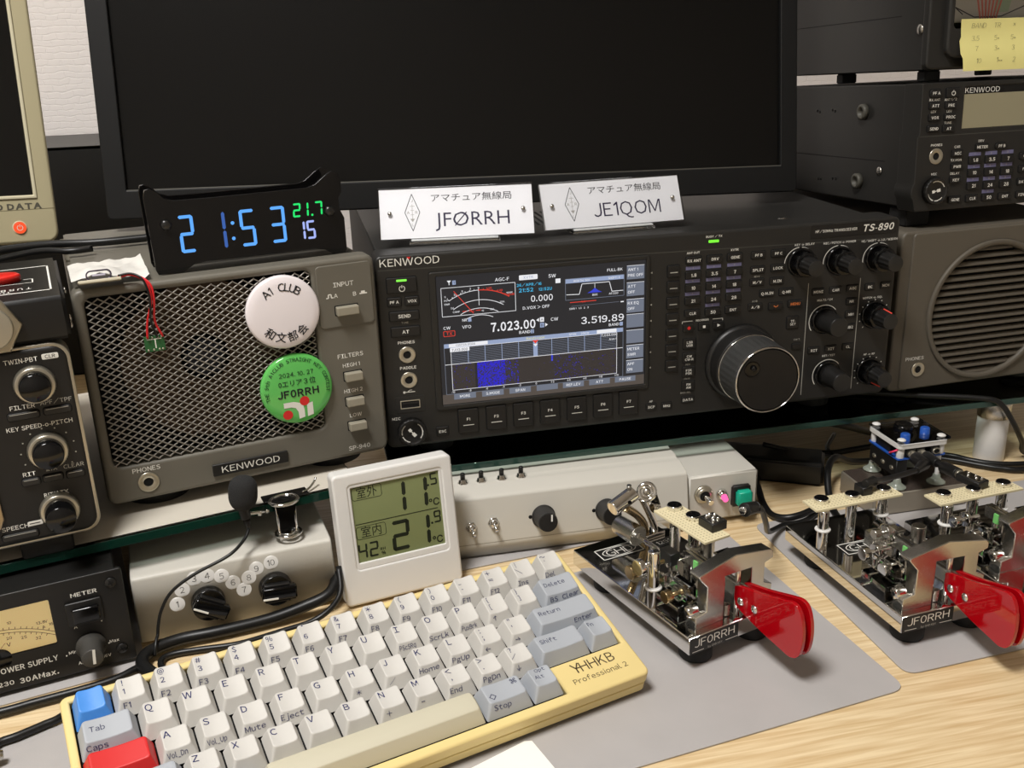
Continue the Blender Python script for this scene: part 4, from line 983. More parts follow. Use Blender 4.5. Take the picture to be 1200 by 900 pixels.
mb.pline([(19, 46), (40, 37), (64, 37), (90, 46)], z + .1, .8, INK); mb.pline([(24, 72), (19, 47), (30, 39)], z + .1, .8, INK); mb.text('SWR', 52, 35, z + .1, 4.5, INK); mb.rect(17, 27, 129, 33.5, z + .05, GLB)
mb.build('meter_face', t)
mb = MB(); mb.box(73, 75, -1.4, 111, 95, 1.2, PANE); mb.build('meter_window', t)
for u in (14, 240):
    for z in (-20, -130, -235): MB().box(u, -4, z, 14, 8, 10, RUB, .8).build('foot', t)
# sticky note
t2 = thing('sticky_note', 'yellow sticky note with a handwritten band table on the meter unit', 'note', (.4242, .03, .3205), 2.6, 3.0)
NOTE = mat('yellow_note_paper', (236, 228, 150), .75); PEN = mat('pencil', (98, 92, 78), .8)
mb = MB(); pts = []
nx, ny = 12, 12
def nz(i, j): return 5.6 + .5 * math.sin(j * .55) + .06 * i * math.sin(j * .3) + (2.2 * (1 - j / ny) ** 2)
for j in range(ny + 1):
    for i in range(nx + 1):
        xl = 23.2 + (1.6 if 3 < j < 8 else 0) * -1 + 3.4 * (1 - j / ny)
        pts.append((xl + (100 - xl) * i / nx, -1.6 + 37 * j / ny - .02 * i, nz(i, j)))
mb.add(pts, [(j * (nx + 1) + i, j * (nx + 1) + i + 1, (j + 1) * (nx + 1) + i + 1, (j + 1) * (nx + 1) + i) for j in range(ny) for i in range(nx)], NOTE)
def nfn(qx, qy):
    j = (qy + 1.6) / 37 * ny; i = (qx - 24) / 76 * nx; return (qx, qy, nz(i, j) + .35)
for s, u, w in (('BAND', 39, 30.6), ('TR', 55, 30.4), ('×', 70, 30.6), ('3.5', 36.5, 21.6), ('5-', 55, 21.6), ('5-', 69.5, 21.6), ('7', 37.5, 14.2), ('3-', 55, 14.2), ('3', 69.5, 14.2), ('10', 39.5, 5.4), ('1--', 57.5, 5.6), ('2', 70.5, 5.4)):
    mb.text(s, u, w, 0, 3.6, PEN, bold=-.022, fn=nfn, shear=.12)
mb.build('paper', t2)

# ------------------------------------------------------------------ power supply at the lower left
t = thing('power_supply', 'black bench power supply with a cream dial meter at the lower left', 'power supply', (-.1713, -.1077, .0042), 13.2)
mb = MB(); mb.shape(rrc(-250, 0, 1, 62.5, 1.5), [rrc(-106, 23.6, -40.2, 52.6, 1)], -3, 0, BLK3, .7)
for u, w in ((-6, 54.6), (-6.4, 9.2)): mb.lathe([(3.4, 0), (3, 1), (0, 1.4)], u, w, 0, BLK2, 20); mb.line((u - 1.6, w - .6), (u + 1.6, w + .6), 1.5, .6, CAV); mb.line((u + .6, w - 1.6), (u - .6, w + 1.6), 1.5, .6, CAV)
mb.build('front_panel', t)
MB().box(-125, 30, -200, 246, 58, 198, BLK3, 1).build('case', t)
mb = MB(); z = -1.0; AMB = mat('meter_cream', (242, 222, 166), .5, emit=(240, 208, 140), es=.4)
mb.rect(-106, 23.4, -40, 52.8, z, AMB)
mb.arc(-75, -28, 68.5, 58, 122, z + .08, .3, INK, 40); mb.arc(-75, -28, 66.5, 58, 122, z + .08, .3, INK, 40)
for k, s in enumerate(('5', '10', '13.8', '16')):
    a = R((94, 80, 67, 62.5)[k]); mb.text(s, -75 + 72.8 * math.cos(a), -28 + 72.8 * math.sin(a), z + .1, 1.8, INK)
for k in range(24): a = R(120 - 2.5 * k); mb.line((-75 + 68.5 * math.cos(a), -28 + 68.5 * math.sin(a)), (-75 + 70 * math.cos(a), -28 + 70 * math.sin(a)), z + .08, .3, INK); mb.line((-75 + 65 * math.cos(a), -28 + 65 * math.sin(a)), (-75 + 66.5 * math.cos(a), -28 + 66.5 * math.sin(a)), z + .08, .3, INK)
for k, s in enumerate(('10', '15', '20', '25', '32')):
    a = R((94, 87, 80, 73, 66)[k]); mb.text(s, -75 + 63 * math.cos(a), -28 + 63 * math.sin(a), z + .1, 1.8, INK)
mb.text('V', -43.6, 39, z + .1, 1.7, INK); mb.text('A', -45.4, 35.8, z + .1, 1.7, INK); mb.text('A/V', -68, 30, z + .1, 2.4, INK)
mb.build('meter', t, 'warm cream meter dial')
MB().lathe([(6.5, 0), (6.5, .8), (0, .9)], -71, 22, -.8, GLB, 32).build('meter_pivot', t)
mb = MB(); mb.box(-73, 38, -.6, 66, 29.6, .5, PANE); mb.build('meter_window', t)
mb = MB(); mb.text('METER', -21.2, 51.8, .1, 2.4, PRN, 14.5, bold=.03)
for s, u, w, h in (('A', -29, 31, 2), ('V', -14.6, 31.4, 2), ('Min', -33.2, 14.8, 1.9), ('Max', -9.8, 15.6, 1.9), ('16V', -15.2, 6.8, 1.9), ('ADJ', -28.8, 6.4, 1.9)): mb.text(s, u, w, .1, h, PRN, bold=.02)
mb.text('SWITCHING POWER SUPPLY', -41.4, 14.2, .1, 3.4, PRN, 62, 'R', .02); mb.text('30AMax.', -42.6, 5.0, .1, 3.2, PRN, 21, 'R', .03); mb.text('230', -66.5, 5.6, .1, 2.8, PRN, 8.5, 'R', .02)
mb.poly(circ(.5, 8, -36.8, 13.6), .1, PRN); mb.poly(circ(.5, 8, -13, 14.8), .1, PRN)
mb.build('lettering', t)
mb = MB(); mb.box(-22.6, 40, 0, 20, 15.5, 2.4, BLK2, .6); mb.box(-22, 39.6, 2, 15, 9.5, 3.2, GLB, .8, M=lie(0, 0, 0, 0, 0, 0)); mb.build('rocker_switch', t)
mb = MB(); mb.lathe([(0, 0), (8.4, 0), (8.6, 2), (6.8, 3.4), (6.2, 15), (5.6, 16), (0, 16)], -22.8, 16.6, 0, mat('grey_knob', (64, 62, 58), .5), 64, flute=(20, .5, 3, 15)); mb.line((-22.4, 13), (-21.6, 22.6), 16.1, 1.6, PRN); mb.build('voltage_knob', t)
for u in (-20, -230):
    for z in (-20, -180): MB().lathe([(0, 0), (7, 0), (7, 4), (0, 4)], u, -3.0, z, RUB, 16, Matrix.Rotation(R(-90), 4, 'X')).build('foot', t)

# ------------------------------------------------------------------ selector box with number stickers
t = thing('selector_box', 'pale selector box with two black pointer knobs and ten number stickers', 'box', (-.1711, -.0905, .003), 8.7)
TL8 = Matrix.Rotation(R(-8), 4, 'X')
mb = MB(SIDE); mb.shape([(0, 0), (5.6, 40), (8, 43), (86, 43), (88, 40), (88, 0)], [], .5, 126.5, BEI, 1.4); mb.build('case', t)
F8 = PANEL @ TL8
for u in (12, 114):
    for y in (10, 78): MB(FLAT).lathe([(0, -3), (6, -3), (6, 0), (0, 0)], u, y, 0, RUB, 16).build('foot', t)
for s, u, w in (('1', 25.6, 20.4), ('2', 29.8, 29.2), ('3', 37.8, 35), ('4', 45.8, 35.2), ('5', 54.5, 33), ('6', 60.8, 27.2), ('7', 67, 20.8), ('8', 71, 28.2), ('9', 76.4, 33.2), ('10', 86, 35.2)):
    mb = MB(F8); mb.shape(circ(4.7, 24, u, w), [], -.25, .14 + .05 * (int(s) % 3), STK); mb.text(s, u, w, .32, 4.0, INK, bold=-.012); mb.build('number_sticker', t)
for u, w, a in ((44.2, 18, -30), (86.6, 18, -4)):
    mb = MB(F8); mb.lathe([(0, -1), (10.6, -1), (10.8, 2), (10.2, 7), (9.6, 8), (0, 8)], u, w, 0, GLB, 40)
    Tk = Matrix.Translation((u, w, 0)) @ Matrix.Rotation(R(a), 4, 'Z')
    mb.box(1.2, 0, 7, 22, 9.2, 7, GLB, 1, M=Tk); mb.box(0, 5.2, 7, 16, 1.6, 5, BLK2, .3, M=Tk); mb.box(0, -5.2, 7, 16, 1.6, 5, BLK2, .3, M=Tk)
    mb.box(-4.6, -2.6, 13.8, 9.6, 1.3, .35, PRN, .1, M=Tk)
    mb.build('pointer_knob', t)

# ------------------------------------------------------------------ long beige control box
t = thing('control_box', 'long beige control box with round black knobs under the glass shelf', 'box', (.0431, -.0396, .003), -.7)
mb = MB(SIDE); mb.shape([(0, 0), (1.4, 8.6), (6.3, 40.6), (9, 43), (22, 46.2), (23, 45.6), (30, 46), (31, 47.2), (125, 49), (126, 47), (126, 0)], [], -24, 173, BEI, .8); mb.build('case', t)
F9 = PANEL @ Matrix.Rotation(R(-9), 4, 'X')
mb = MB(F9); mb.line((-23.5, 9), (172.5, 9), .08, .3, BEI2); mb.line((-23.5, 8.7), (172.5, 8.7), .07, .25, mat('beige_seam', (120, 114, 102), .6)); mb.build('panel_seam', t)
for u, w in ((8.6, 21.8), (24.9, 23.4)):
    mb = MB(F9); mb.lathe([(4.2, 0), (4.2, .8), (3.4, 1.2)], u, w, 0, CHR, 6); mb.lathe([(3.2, 0), (3.2, 3), (2.2, 4), (0, 4)], u, w, 0, CHR, 20); mb.rod((u, w, 3.6), (u + .4, w - 2.6, 10.4), 1.0, CHR, 1.5, 14); mb.line((u - 2.2, w + 9.6), (u - 1.6, w + 3.8), .06, .3, PRN); mb.build('toggle_switch', t)
for u, w in ((61.8, 23.6), (109.4, 22.4)):
    mb = MB(F9); mb.lathe([(0, 0), (8.6, 0), (8.8, 1), (7.8, 2), (7.2, 15), (6.8, 15.6), (0, 15.6)], u, w, 0, mat('soft_black_knob', (44, 43, 42), .55), 64, flute=(24, .3, 2, 15)); mb.lathe([(6.4, 15.6), (6.4, 15.8), (0, 15.9)], u, w, 0, BLK2, 32); mb.line((u + 2.6, w + .6), (u + 2.9, w + 5.6), 16, 1.2, PRN); mb.build('knob', t)
    mb = MB(F9); mb.lathe([(1.5, -.4), (1.4, .15), (0, .16)], u - 9.6, w - .4 + 1, 0, CAV, 14); mb.build('panel_hole', t)
for x in (7.6, 21.2, 36.4, 51):
    mb = MB(FLAT); mb.lathe([(0, 45), (4.2, 45), (4.2, 46.6), (3, 47.2), (3, 48.4), (1.7, 48.8), (1.7, 53), (1.2, 53.6), (0, 53.6)], x, 27, 0, CHR, 6); mb.lathe([(1.8, 49), (1.8, 53.4), (1.2, 54), (0, 54)], x, 27, 0, BLK2, 16); mb.build('push_button', t)
for x in (-16, 160):
    for y in (12, 114): MB(FLAT).lathe([(0, -3), (6, -3), (6, 0), (0, 0)], x, y, 0, RUB, 16).build('foot', t)

# ------------------------------------------------------------------ small beige switch box
t = thing('switch_box', 'small beige box with a glowing pink lamp and a square green button', 'box', (.2168, -.0354, .003), 0)
mb = MB(FLAT); mb.box(28.4, 58, 0, 56.6, 116, 38.5, BEI, 2.0, 3); mb.build('case', t)
mb = MB(); u, w = 12.4, 23.2
mb.lathe([(0, 0), (7.4, 0), (7.2, 1.2), (6, 2), (5.2, 2), (5, 3.4), (0, 3.4)], u, w, 0, SIL, 40); mb.lathe([(4, 3.4), (3.6, 3.5), (0, 3.3)], u, w, 0, CAV, 24); mb.rod((u, w, 3), (u + 1.4, w - 1.8, 12), 1.8, CHR, 2.5, 18, .4); mb.build('toggle_switch', t)
mb = MB(); mb.lathe([(0, 0), (4.6, 0), (4.4, 2), (3.4, 3.2), (2.9, 5), (0, 5)], 27, 21.6, 0, CHR, 28); mb.rod((27, 21.6, 4), (26.8, 20.4, 9.6), 2.6, glow('pink_lamp', (255, 96, 160), 1.5), 2.0, 18, .8); mb.build('pilot_lamp', t, 'pilot lamp glowing pink')
mb = MB(); mb.box(41.6, 19.8, 0, 15, 17.4, 4.6, BLK2, 1.4); mb.build('switch_bezel', t)
mb = MB(); mb.box(42, 19.8, 4, 11.4, 12, 7, mat('green_key', (22, 172, 140), .35), 1.2); mb.build('green_button', t, 'square green push button')
mb = MB(); mb.rect(42.5, 3.6, 49.5, 5, .06, CAV); mb.build('vent_slot', t)
for x in (8, 48):
    for y in (12, 104): MB(FLAT).lathe([(0, -3), (5, -3), (5, .2), (0, .2)], x, y, 0, RUB, 16).build('foot', t)

# ------------------------------------------------------------------ thermometer
t = thing('thermometer', 'white digital thermometer and hygrometer leaning behind the keyboard', 'thermometer', (-.0409, -.0838, .0022), 11.2)
FT = PANEL @ Matrix.Rotation(R(-7.8), 4, 'X')
mb = MB(FT); mb.shape(rrc(0, 0, 82, 91, 3.5, 5), [rrc(10.2, 24.6, 74, 82.4, 2)], -14, 0, WHT, 1.8, res=3); mb.box(41, 46, -15, 78, 86, 9, WHT, 2); mb.build('case', t)
mb = MB(FT); mb.shape(rrc(9.6, 24, 74.6, 83, 2.4), [rrc(11.6, 28.6, 72.4, 80.8, .6)], -5, -.6, WHT, .6); mb.build('screen_lip', t)
mb = MB(FT); LCD = mat('lcd_green', (128, 136, 92), .3); LI = mat('lcd_ink', (28, 34, 22), .4)
mb.box(42, 54.7, -5.4, 62, 53.4, 3.4, LCD); z = -1.9
mb.line((12.6, 55), (69.6, 54.8), z, .55, LI)
for y in (75.8, 48.8): mb.arc(0, 0, 0, 0, 0, z, 0.01, LI, 1) if False else None; P0 = rr(20, 8.6, 1.6, 4, 22.4, y); mb.pline(P0 + [P0[0]], z, .35, LI)
mb.text('室外', 22.4, 75.8, z, 5.6, LI, 13.6, bold=0); mb.text('室内', 22.4, 48.8, z, 5.6, LI, 13.6, bold=0)
mb.seg7('1', 36.2, 57.5, 12, 21, 2.6, z, LI, .03); mb.seg7('1', 51.5, 57.5, 12, 21, 2.6, z, LI, .03); mb.seg7('5', 66, 71.4, 5, 8.4, 1.1, z, LI, .03); mb.poly(circ(.8, 10, 64.6, 71.8), z, LI); mb.text('℃', 67.6, 59.4, z, 4.6, LI, bold=.02)
mb.seg7('2', 35.6, 31, 12.4, 21, 2.6, z, LI, .03); mb.seg7('1', 50.6, 31, 12, 21, 2.6, z, LI, .03); mb.seg7('9', 66, 44.6, 5, 8.4, 1.1, z, LI, .03); mb.poly(circ(.8, 10, 64.6, 45), z, LI); mb.text('℃', 67.4, 32.6, z, 4.6, LI, bold=.02)
mb.seg7('4', 12, 31, 6.2, 10.4, 1.3, z, LI, .03); mb.seg7('2', 19.6, 31, 6.2, 10.4, 1.3, z, LI, .03); mb.text('RH', 28.8, 35, z, 1.8, LI, bold=.03); mb.text('%', 29, 32, z, 2.2, LI, bold=.03)
mb.build('display', t, 'green-grey liquid crystal display')
mb = MB(FT); mb.prism([(30, 40), (52, 40), (52, 44), (30, 44)], -15, -40, WHT, top=[(30, 5.6), (52, 5.6), (52, 8.6), (30, 8.6)]); mb.build('prop_stand', t)
# ------------------------------------------------------------------ keyboard
KT = 15.15
t = thing('keyboard', 'yellowed compact keyboard with blue, red, grey and white keycaps', 'keyboard', (-.1852, -.2015, .0422), 15.52, -KT)
YEL = mat('yellowed_case', (226, 204, 140), .45, bump=.04, bscale=1800, var=.03, vscale=12)
KW = mat('keycap_white', (202, 199, 193), .5, var=.025, vscale=60, bump=.05, bscale=2500)
KG = mat('keycap_grey', (168, 172, 178), .5, bump=.05, bscale=2500)
KBL = mat('keycap_blue', (74, 142, 222), .42)
KRE = mat('keycap_red', (206, 40, 40), .42)
KSP = mat('keycap_cream', (198, 192, 170), .5)
U = 19.05
mb = MB(FLAT)
hole = [(-.5, .5), (-.5, -76.7), (28.1, -76.7), (28.1, -95.8), (238.6, -95.8), (238.6, -76.7), (286.3, -76.7), (286.3, .5)]
mb.shape(rrc(-5, -102, 290.2, 5, 4, 5), [hole], -6.5, 1.6, YEL, 1.6, res=3)
mb.shape(rrc(-4.6, -101.6, 289.8, 4.6, 4, 5), [], -13, -6.9, YEL, .8)
mb.box(142.5, -48.5, -8, 286, 100, 4, DARK)
mb.build('case', t)
mb = MB(FLAT)
LOGO = mat('logo_brown', (66, 52, 34), .6)
mb.text('HHKB', 265.4, -83.4, 1.7, 6.4, LOGO, 22, bold=.0)
mb.pline([(249.4, -80.0), (251.8, -83.6), (254.2, -80.0)], 1.72, .8, LOGO); mb.line((251.8, -83.6), (251.8, -86.7), 1.72, .8, LOGO); mb.line((251.8, -83.4), (255, -83.4), 1.72, .7, LOGO)
mb.text('Professional 2', 263.2, -91.4, 1.7, 3.3, LOGO, 35, bold=.0)
mb.build('lettering', t, 'brown logo and model lettering')
UP = Matrix.Rotation(R(-KT), 4, 'X')
for x in (30, 255):
    mb = MB(UP); mb.lathe([(0, -41.8), (6, -41.8), (6.5, -14), (0, -14)], x, -2, 0, RUB, 20); mb.build('rear_foot', t)
    mb = MB(UP); mb.lathe([(0, -41.8), (6, -41.8), (6, -30), (0, -30)], x, -66, 0, RUB, 20); mb.build('front_foot', t)

def rrm(w, h, r, cx, cy, n=3, m=6):
    c = rr(w, h, r, n, cx, cy); out = []
    for i, p in enumerate(c):
        q = c[(i + 1) % len(c)]; out.append(p)
        if math.dist(p, q) > 2.5 * r:
            for k in range(1, m): out.append((p[0] + (q[0] - p[0]) * k / m, p[1] + (q[1] - p[1]) * k / m))
    return out
ROWH = {0: (10.8, 8.6), 1: (9.6, 8.0), 2: (8.6, 7.9), 3: (8.3, 8.6), 4: (8.0, 8.6)}
def keycap(xu, row, w, m, top='', front='', dish=.9, insx=2.9):
    bw = w * U - .85; bd = 18.2
    cx = xu * U + w * U / 2; cy = -(row + .5) * U
    hr, hf = ROWH[row]
    tw = bw - 2 * insx; fi, ri = 4.3, 1.6
    td = bd - fi - ri; tcy = cy + (fi - ri) / 2
    yr, yf = tcy + td / 2, tcy - td / 2
    def zt(x, y):
        q = (y - yf) / td; e = (2 * (x - cx) / tw)
        if dish >= 0: return hf + (hr - hf) * q - dish * (1 - min(e * e, 1.15)) * (1 if w < 3 else .3)
        return hf + (hr - hf) * q + dish * ((2 * (y - tcy) / td) ** 2) * 1.0
    b = MB(FLAT); n_, rings = None, []
    bot = rrm(bw, bd, .9, cx, cy); topo = rrm(tw, td, 1.7, cx, tcy); n_ = len(bot)
    L = [(p[0], p[1], 0) for p in bot]
    vs = list(L)
    for f in (.93,): vs += [(p[0] + (q[0] - p[0]) * f, p[1] + (q[1] - p[1]) * f, zt(*q) * .94) for p, q in zip(bot, topo)]
    for s in (.985, .9, .65, .35, .12): 
        for q in topo:
            x = cx + (q[0] - cx) * s; y = tcy + (q[1] - tcy) * s; vs.append((x, y, zt(x, y)))
    N = len(vs) // n_
    fs = [(i * n_ + k, i * n_ + (k + 1) % n_, (i + 1) * n_ + (k + 1) % n_, (i + 1) * n_ + k) for i in range(N - 1) for k in range(n_)]
    fs.append(tuple(range((N - 1) * n_, N * n_)))
    b.add(vs, fs, m)
    def ftop(qx, qy): return (qx, qy, zt(qx, qy) + .12)
    y0 = cy - bd / 2
    def ffront(qx, qy):
        q = .5 + qy / 9.0; zz = zt(qx, yf)
        return (qx, y0 + (yf - y0) * q - .22, zz * q + .1)
    for a in (top if isinstance(top, list) else ([(top, -.3, .24, 3.7)] if top else [])):
        b.text(a[0], cx + a[1] * tw, tcy + a[2] * td, 0, a[3], INKB if m is not KG else mat_ink, al='C' if len(a[0]) < 3 else 'L', fn=ftop, bold=.008)
    for a in (front if isinstance(front, list) else ([(front, 0)] if front else [])):
        b.text(a[0], cx + (a[1] - (.26 if w < 1.2 and len(a[0]) < 4 else .08)) * tw, 1.5, 0, 3.0, INKB, al='C', bold=-.002, fn=ffront, w=None if len(a[0]) < 6 else 9.6)
    return b.build('keycap', t, {'keycap_blue': 'blue keycap', 'keycap_red': 'red keycap', 'keycap_grey': 'grey keycap', 'keycap_cream': 'long cream space bar'}.get(m.name))
mat_ink = mat('grey_key_ink', (62, 64, 90), .6)
def two(a, b): return [(a, -.28, .28, 3.0), (b, -.28, -.12, 3.0)]
keycap(0, 0, 1, KBL)
for i, (a, b_, f) in enumerate((('!', '1', 'F1'), ('@', '2', 'F2'), ('#', '3', 'F3'), ('$', '4', 'F4'), ('%', '5', 'F5'), ('^', '6', 'F6'), ('&', '7', 'F7'), ('*', '8', 'F8'), ('(', '9', 'F9'), (')', '0', 'F10'), ('_', '-', 'F11'), ('+', '=', 'F12'), ('|', '\\', 'Ins'), ('~', '`', 'Del'))):
    keycap(i + 1, 0, 1, KW, two(a, b_), f)
keycap(0, 1, 1.5, KG, [('Tab', -.38, .05, 2.8)], [('Caps', -.2)])
for i, (c, f) in enumerate((('Q', ''), ('W', ''), ('E', ''), ('R', ''), ('T', ''), ('Y', ''), ('U', ''), ('I', 'PScSRq'), ('O', 'ScrLk'), ('P', 'PusBrk'))): keycap(1.5 + i, 1, 1, KW, c, f)
keycap(11.5, 1, 1, KW, two('{', '['), '↑'); keycap(12.5, 1, 1, KW, two('}', ']'), ''); keycap(13.5, 1, 1.5, KG, [('Delete', -.42, .1, 2.8)], [('BS', -.22), ('Clear', .3)])
keycap(0, 2, 1.75, KRE)
for i, (c, f) in enumerate((('A', 'Vol_Dn'), ('S', 'Vol_Up'), ('D', 'Mute'), ('F', 'Eject'), ('G', ''), ('H', '*'), ('J', '/'), ('K', 'Home'), ('L', 'PgUp'))): keycap(1.75 + i, 2, 1, KW, c, f)
keycap(10.75, 2, 1, KW, two(':', ';'), '←'); keycap(11.75, 2, 1, KW, two('"', "'"), '→'); keycap(12.75, 2, 2.25, KG, [('Return', -.44, .12, 2.8)], [('Enter', .34)])
keycap(0, 3, 2.25, KG, [('Shift', -.44, .12, 2.8)])
for i, (c, f) in enumerate((('Z', ''), ('X', ''), ('C', ''), ('V', ''), ('B', ''), ('N', '+'), ('M', '−'))): keycap(2.25 + i, 3, 1, KW, c, f)
keycap(9.25, 3, 1, KW, two('<', ','), 'End'); keycap(10.25, 3, 1, KW, two('>', '.'), 'PgDn'); keycap(11.25, 3, 1, KW, two('?', '/'), '↓'); keycap(12.25, 3, 1.75, KG, [('Shift', -.43, .12, 2.8)]); keycap(14, 3, 1, KG, [('Fn', -.3, .2, 2.6)])
keycap(1.5, 4, 1, KG); keycap(2.5, 4, 1.5, KG, [('◇', -.3, -.2, 3)]); keycap(4, 4, 6, KSP, dish=-1.0, insx=2.0)
keycap(10, 4, 1.5, KG, [('◇', -.34, -.2, 3), ('⌘', .34, .25, 3)], [('Stop', -.1)]); keycap(11.5, 4, 1, KG, [('Opt', -.2, .36, 2.2), ('Alt', -.36, .0, 2.2)])

# ------------------------------------------------------------------ paddle keys
CLR = ACR
def paddle_key(label, loc, yaw, dx, kind, D=125, F=0):
    oy = D - 125 + (2 if F else 0)
    t = thing('paddle_key', label, 'morse key', loc, yaw, group='chrome paddle keys')
    W = 74
    mb = MB(FLAT); mb.box(W / 2, (D + F) / 2, -11.5, W, D - F, 11.5, CHR, .7); mb.build('base', t, 'mirror chrome base plate')
    for x in (15, W - 15):
        for y in (F + 12, D - 21): MB(FLAT).lathe([(0, -22.9), (9, -22.9), (10, -21.5), (10.5, -11.5), (0, -11.5)], x, y, 0, RUB, 28).build('rubber_foot', t)
    mb = MB(PANEL @ Matrix.Translation((0, 0, -F / 1000))); mb.box(18.6, -5.6, 0, 36, 10.4, .7, BLK2, .1); mb.text('JF0RRH', 18.6, -4.1, .76, 5.2, PRN, 30, bold=-.004); mb.line((2, -9.4), (10.5, -9.4), .76, .35, PRN); mb.line((27, -9.4), (36, -9.4), .76, .35, PRN); mb.text('by GHD KEY', 19, -9.2, .76, 1.3, PRG); mb.build('call_sign_plate', t)
    if F == 0:
        gx, gy, gr = ((25.5, 106.5, -3) if kind == 'L' else (31, 80, 0))
        mb = MB(FLAT); T = lie(gx, gy, 0, gr); mb.box(0, 0, 0, 33, 15, .4, BLK2, .1, M=T)
        def gq(px, py): v = T @ Vector((px, py, .46)); return (v.x, v.y, v.z)
        for a, b_ in (((-15.6, -6.6), (15.6, -6.6)), ((15.6, -6.6), (15.6, 6.6)), ((15.6, 6.6), (-15.6, 6.6)), ((-15.6, 6.6), (-15.6, -6.6))):
            d = Vector((b_[0] - a[0], b_[1] - a[1])); n = Vector((-d.y, d.x)).normalized() * .35
            mb.add([gq(a[0] + n.x, a[1] + n.y), gq(a[0] - n.x, a[1] - n.y), gq(b_[0] - n.x, b_[1] - n.y), gq(b_[0] + n.x, b_[1] + n.y)], [(0, 1, 2, 3)], PRN, None, False)
        mb.text('GHD', 0, 0, 0, 7.0, PRN, 20, fn=gq, bold=-.012); el = [(12.6 * math.cos(R(a)), 5.4 * math.sin(R(a))) for a in range(0, 361, 12)]
        for a, b_ in zip(el, el[1:]):
            d = Vector((b_[0] - a[0], b_[1] - a[1])); n = Vector((-d.y, d.x)).normalized() * .3
            mb.add([gq(a[0] + n.x, a[1] + n.y), gq(a[0] - n.x, a[1] - n.y), gq(b_[0] - n.x, b_[1] - n.y), gq(b_[0] + n.x, b_[1] + n.y)], [(0, 1, 2, 3)], PRN, None, False)
        mb.build('maker_plate', t)
    # bridge
    SH = lambda pts: [(x + dx, y) for x, y in pts]
    mb = MB(); mb.shape(SH([(9, 0), (9, 8), (17, 9.6), (17, 26), (11, 33), (11, 35), (38, 41.4), (65.5, 37), (67.4, 35), (67.4, 31), (61, 29), (61, 16), (67.4, 13), (67.4, 0), (50.6, 0), (50.6, 29), (30, 29.4), (30, 0)]), [], -15, -5.5, STL, .6); mb.build('bridge', t, 'polished steel bridge over the levers')
    for x in (33.5, 46): mb = MB(FLAT); mb.rod((x + dx, 12, 0), (x + dx, 12, 30), 1.9, CHR); mb.build('pivot_post', t)
    mb = MB(FLAT)
    P = []
    for i in range(80): a = i * .8; P.append((34.5 + dx + 2.4 * math.cos(a), 9 + 2.4 * math.sin(a), .5 + i * .09))
    mb.tube(P, .35, STL, 5, 0)
    mb.build('spring', t)
    # levers with red finger pieces
    for x, side in ((43, -1), (49.4, 1)):
        xx = x + dx
        mb = MB(FLAT); mb.box(xx - 1.6 * side, 26, 9, 2.6, 66, 8.5, STL, .3); lv = mb.build('lever', t)
        mb = MB(SIDE @ Matrix.Translation((0, .0072 if F else 0, 0))); pr = catmull([(8, 18.2), (-10, 22.5), (-30, 28.6), (-37.5, 30.2), (-42.5, 27.5), (-45.6, 19), (-46, 8), (-43.4, -1.5), (-37.5, -5), (-30, -4.2), (-12, -1.2), (6, 3.4), (9.6, 7), (10, 14)], 5, True)
        mb.shape([(p.x, p.y) for p in pr], [], xx - 1.25, xx + 1.25, RED, .35); fp = mb.build('finger_piece', lv, 'clear red finger piece')
        if side < 0:
            for y, z_ in ((4, 9.5), (-8, 10.5)): mb = MB(FLAT); mb.lathe([(2.6, 0), (2.5, .8), (1.5, 1.5), (0, 1.6)], xx - 1.2, y, z_, CHR, 24, Matrix.Rotation(R(-90), 4, 'Y')); mb.build('screw', lv)
    # clear adjusting blocks and thumb screws on the left
    mb = MB(FLAT); mb.box(12 + dx, 27, 0, 17, 24, 12, CLR, .8); mb.box(14 + dx, 27, 12, 8, 22, 10, CLR, .8); mb.build('clear_block', t, 'clear acrylic block')
    mb = MB(FLAT); mb.box(60 + dx, 32, 0, 13, 26, 20, CLR, .8); mb.build('clear_block', t, 'clear acrylic block')
    mb = MB(FLAT); mb.lathe([(0, 0), (3.6, 0), (3.6, 6), (3, 7), (0, 7)], 13 + dx, 11, 9.6, CHR, 28, Matrix.Rotation(R(-90), 4, 'Y')); mb.lathe([(1.6, 7.05), (0, 6)], 13 + dx, 11, 9.6, CAV, 6, Matrix.Rotation(R(-90), 4, 'Y')); mb.build('socket_screw', t)
    def thumb(x, y, z, m, L=12, r=4):
        b = MB(FLAT); b.rod((x, y, z), (x + 5, y, z), r, m, n=36, bev=.5); b.rod((x + 5, y, z), (x + 5 + L, y, z), 1.5, m); b.rod((x + 9, y, z), (x + 11.5, y, z), r * 1.2, CLR if m is BRS else m, n=32, bev=.4); b.build('thumb_screw', t)
    if kind == 'L':
        thumb(-2, 22, 17, BRS); thumb(6.5, 48, 10, BRS, 8); mb = MB(FLAT); mb.rod((-8.5, 40, 30), (-4.5, 40, 30), 5.2, CHR, n=36, bev=.5); mb.rod((-4.5, 40, 30), (4, 40, 30), 1.6, CHR); mb.build('thumb_screw', t); thumb(-3, 56, 17, BRS, 22, 4.6)
    else:
        thumb(-3, 38, 23, CHR, 16, 4.2); thumb(3, 26, 17, CHR, 10, 4.2)
        if F == 0: thumb(18, 55, 24, STL, 8, 3.4)
    if F == 0:
        mb = MB(FLAT); mb.rod((61 + dx, 58, 0), (61 + dx, 58, 22), 4.6, STL, n=32, bev=.6); mb.build('contact_post', t)
        for x, y in ((40 + dx, 62), (51 + dx, 62)):
            mb = MB(FLAT); mb.box(x, y, 0, 7, 9, 13, CHR, .5); mb.rod((x - 9, y, 9), (x + 9, y, 9), 1.6, CHR); mb.build('contact_block', t)
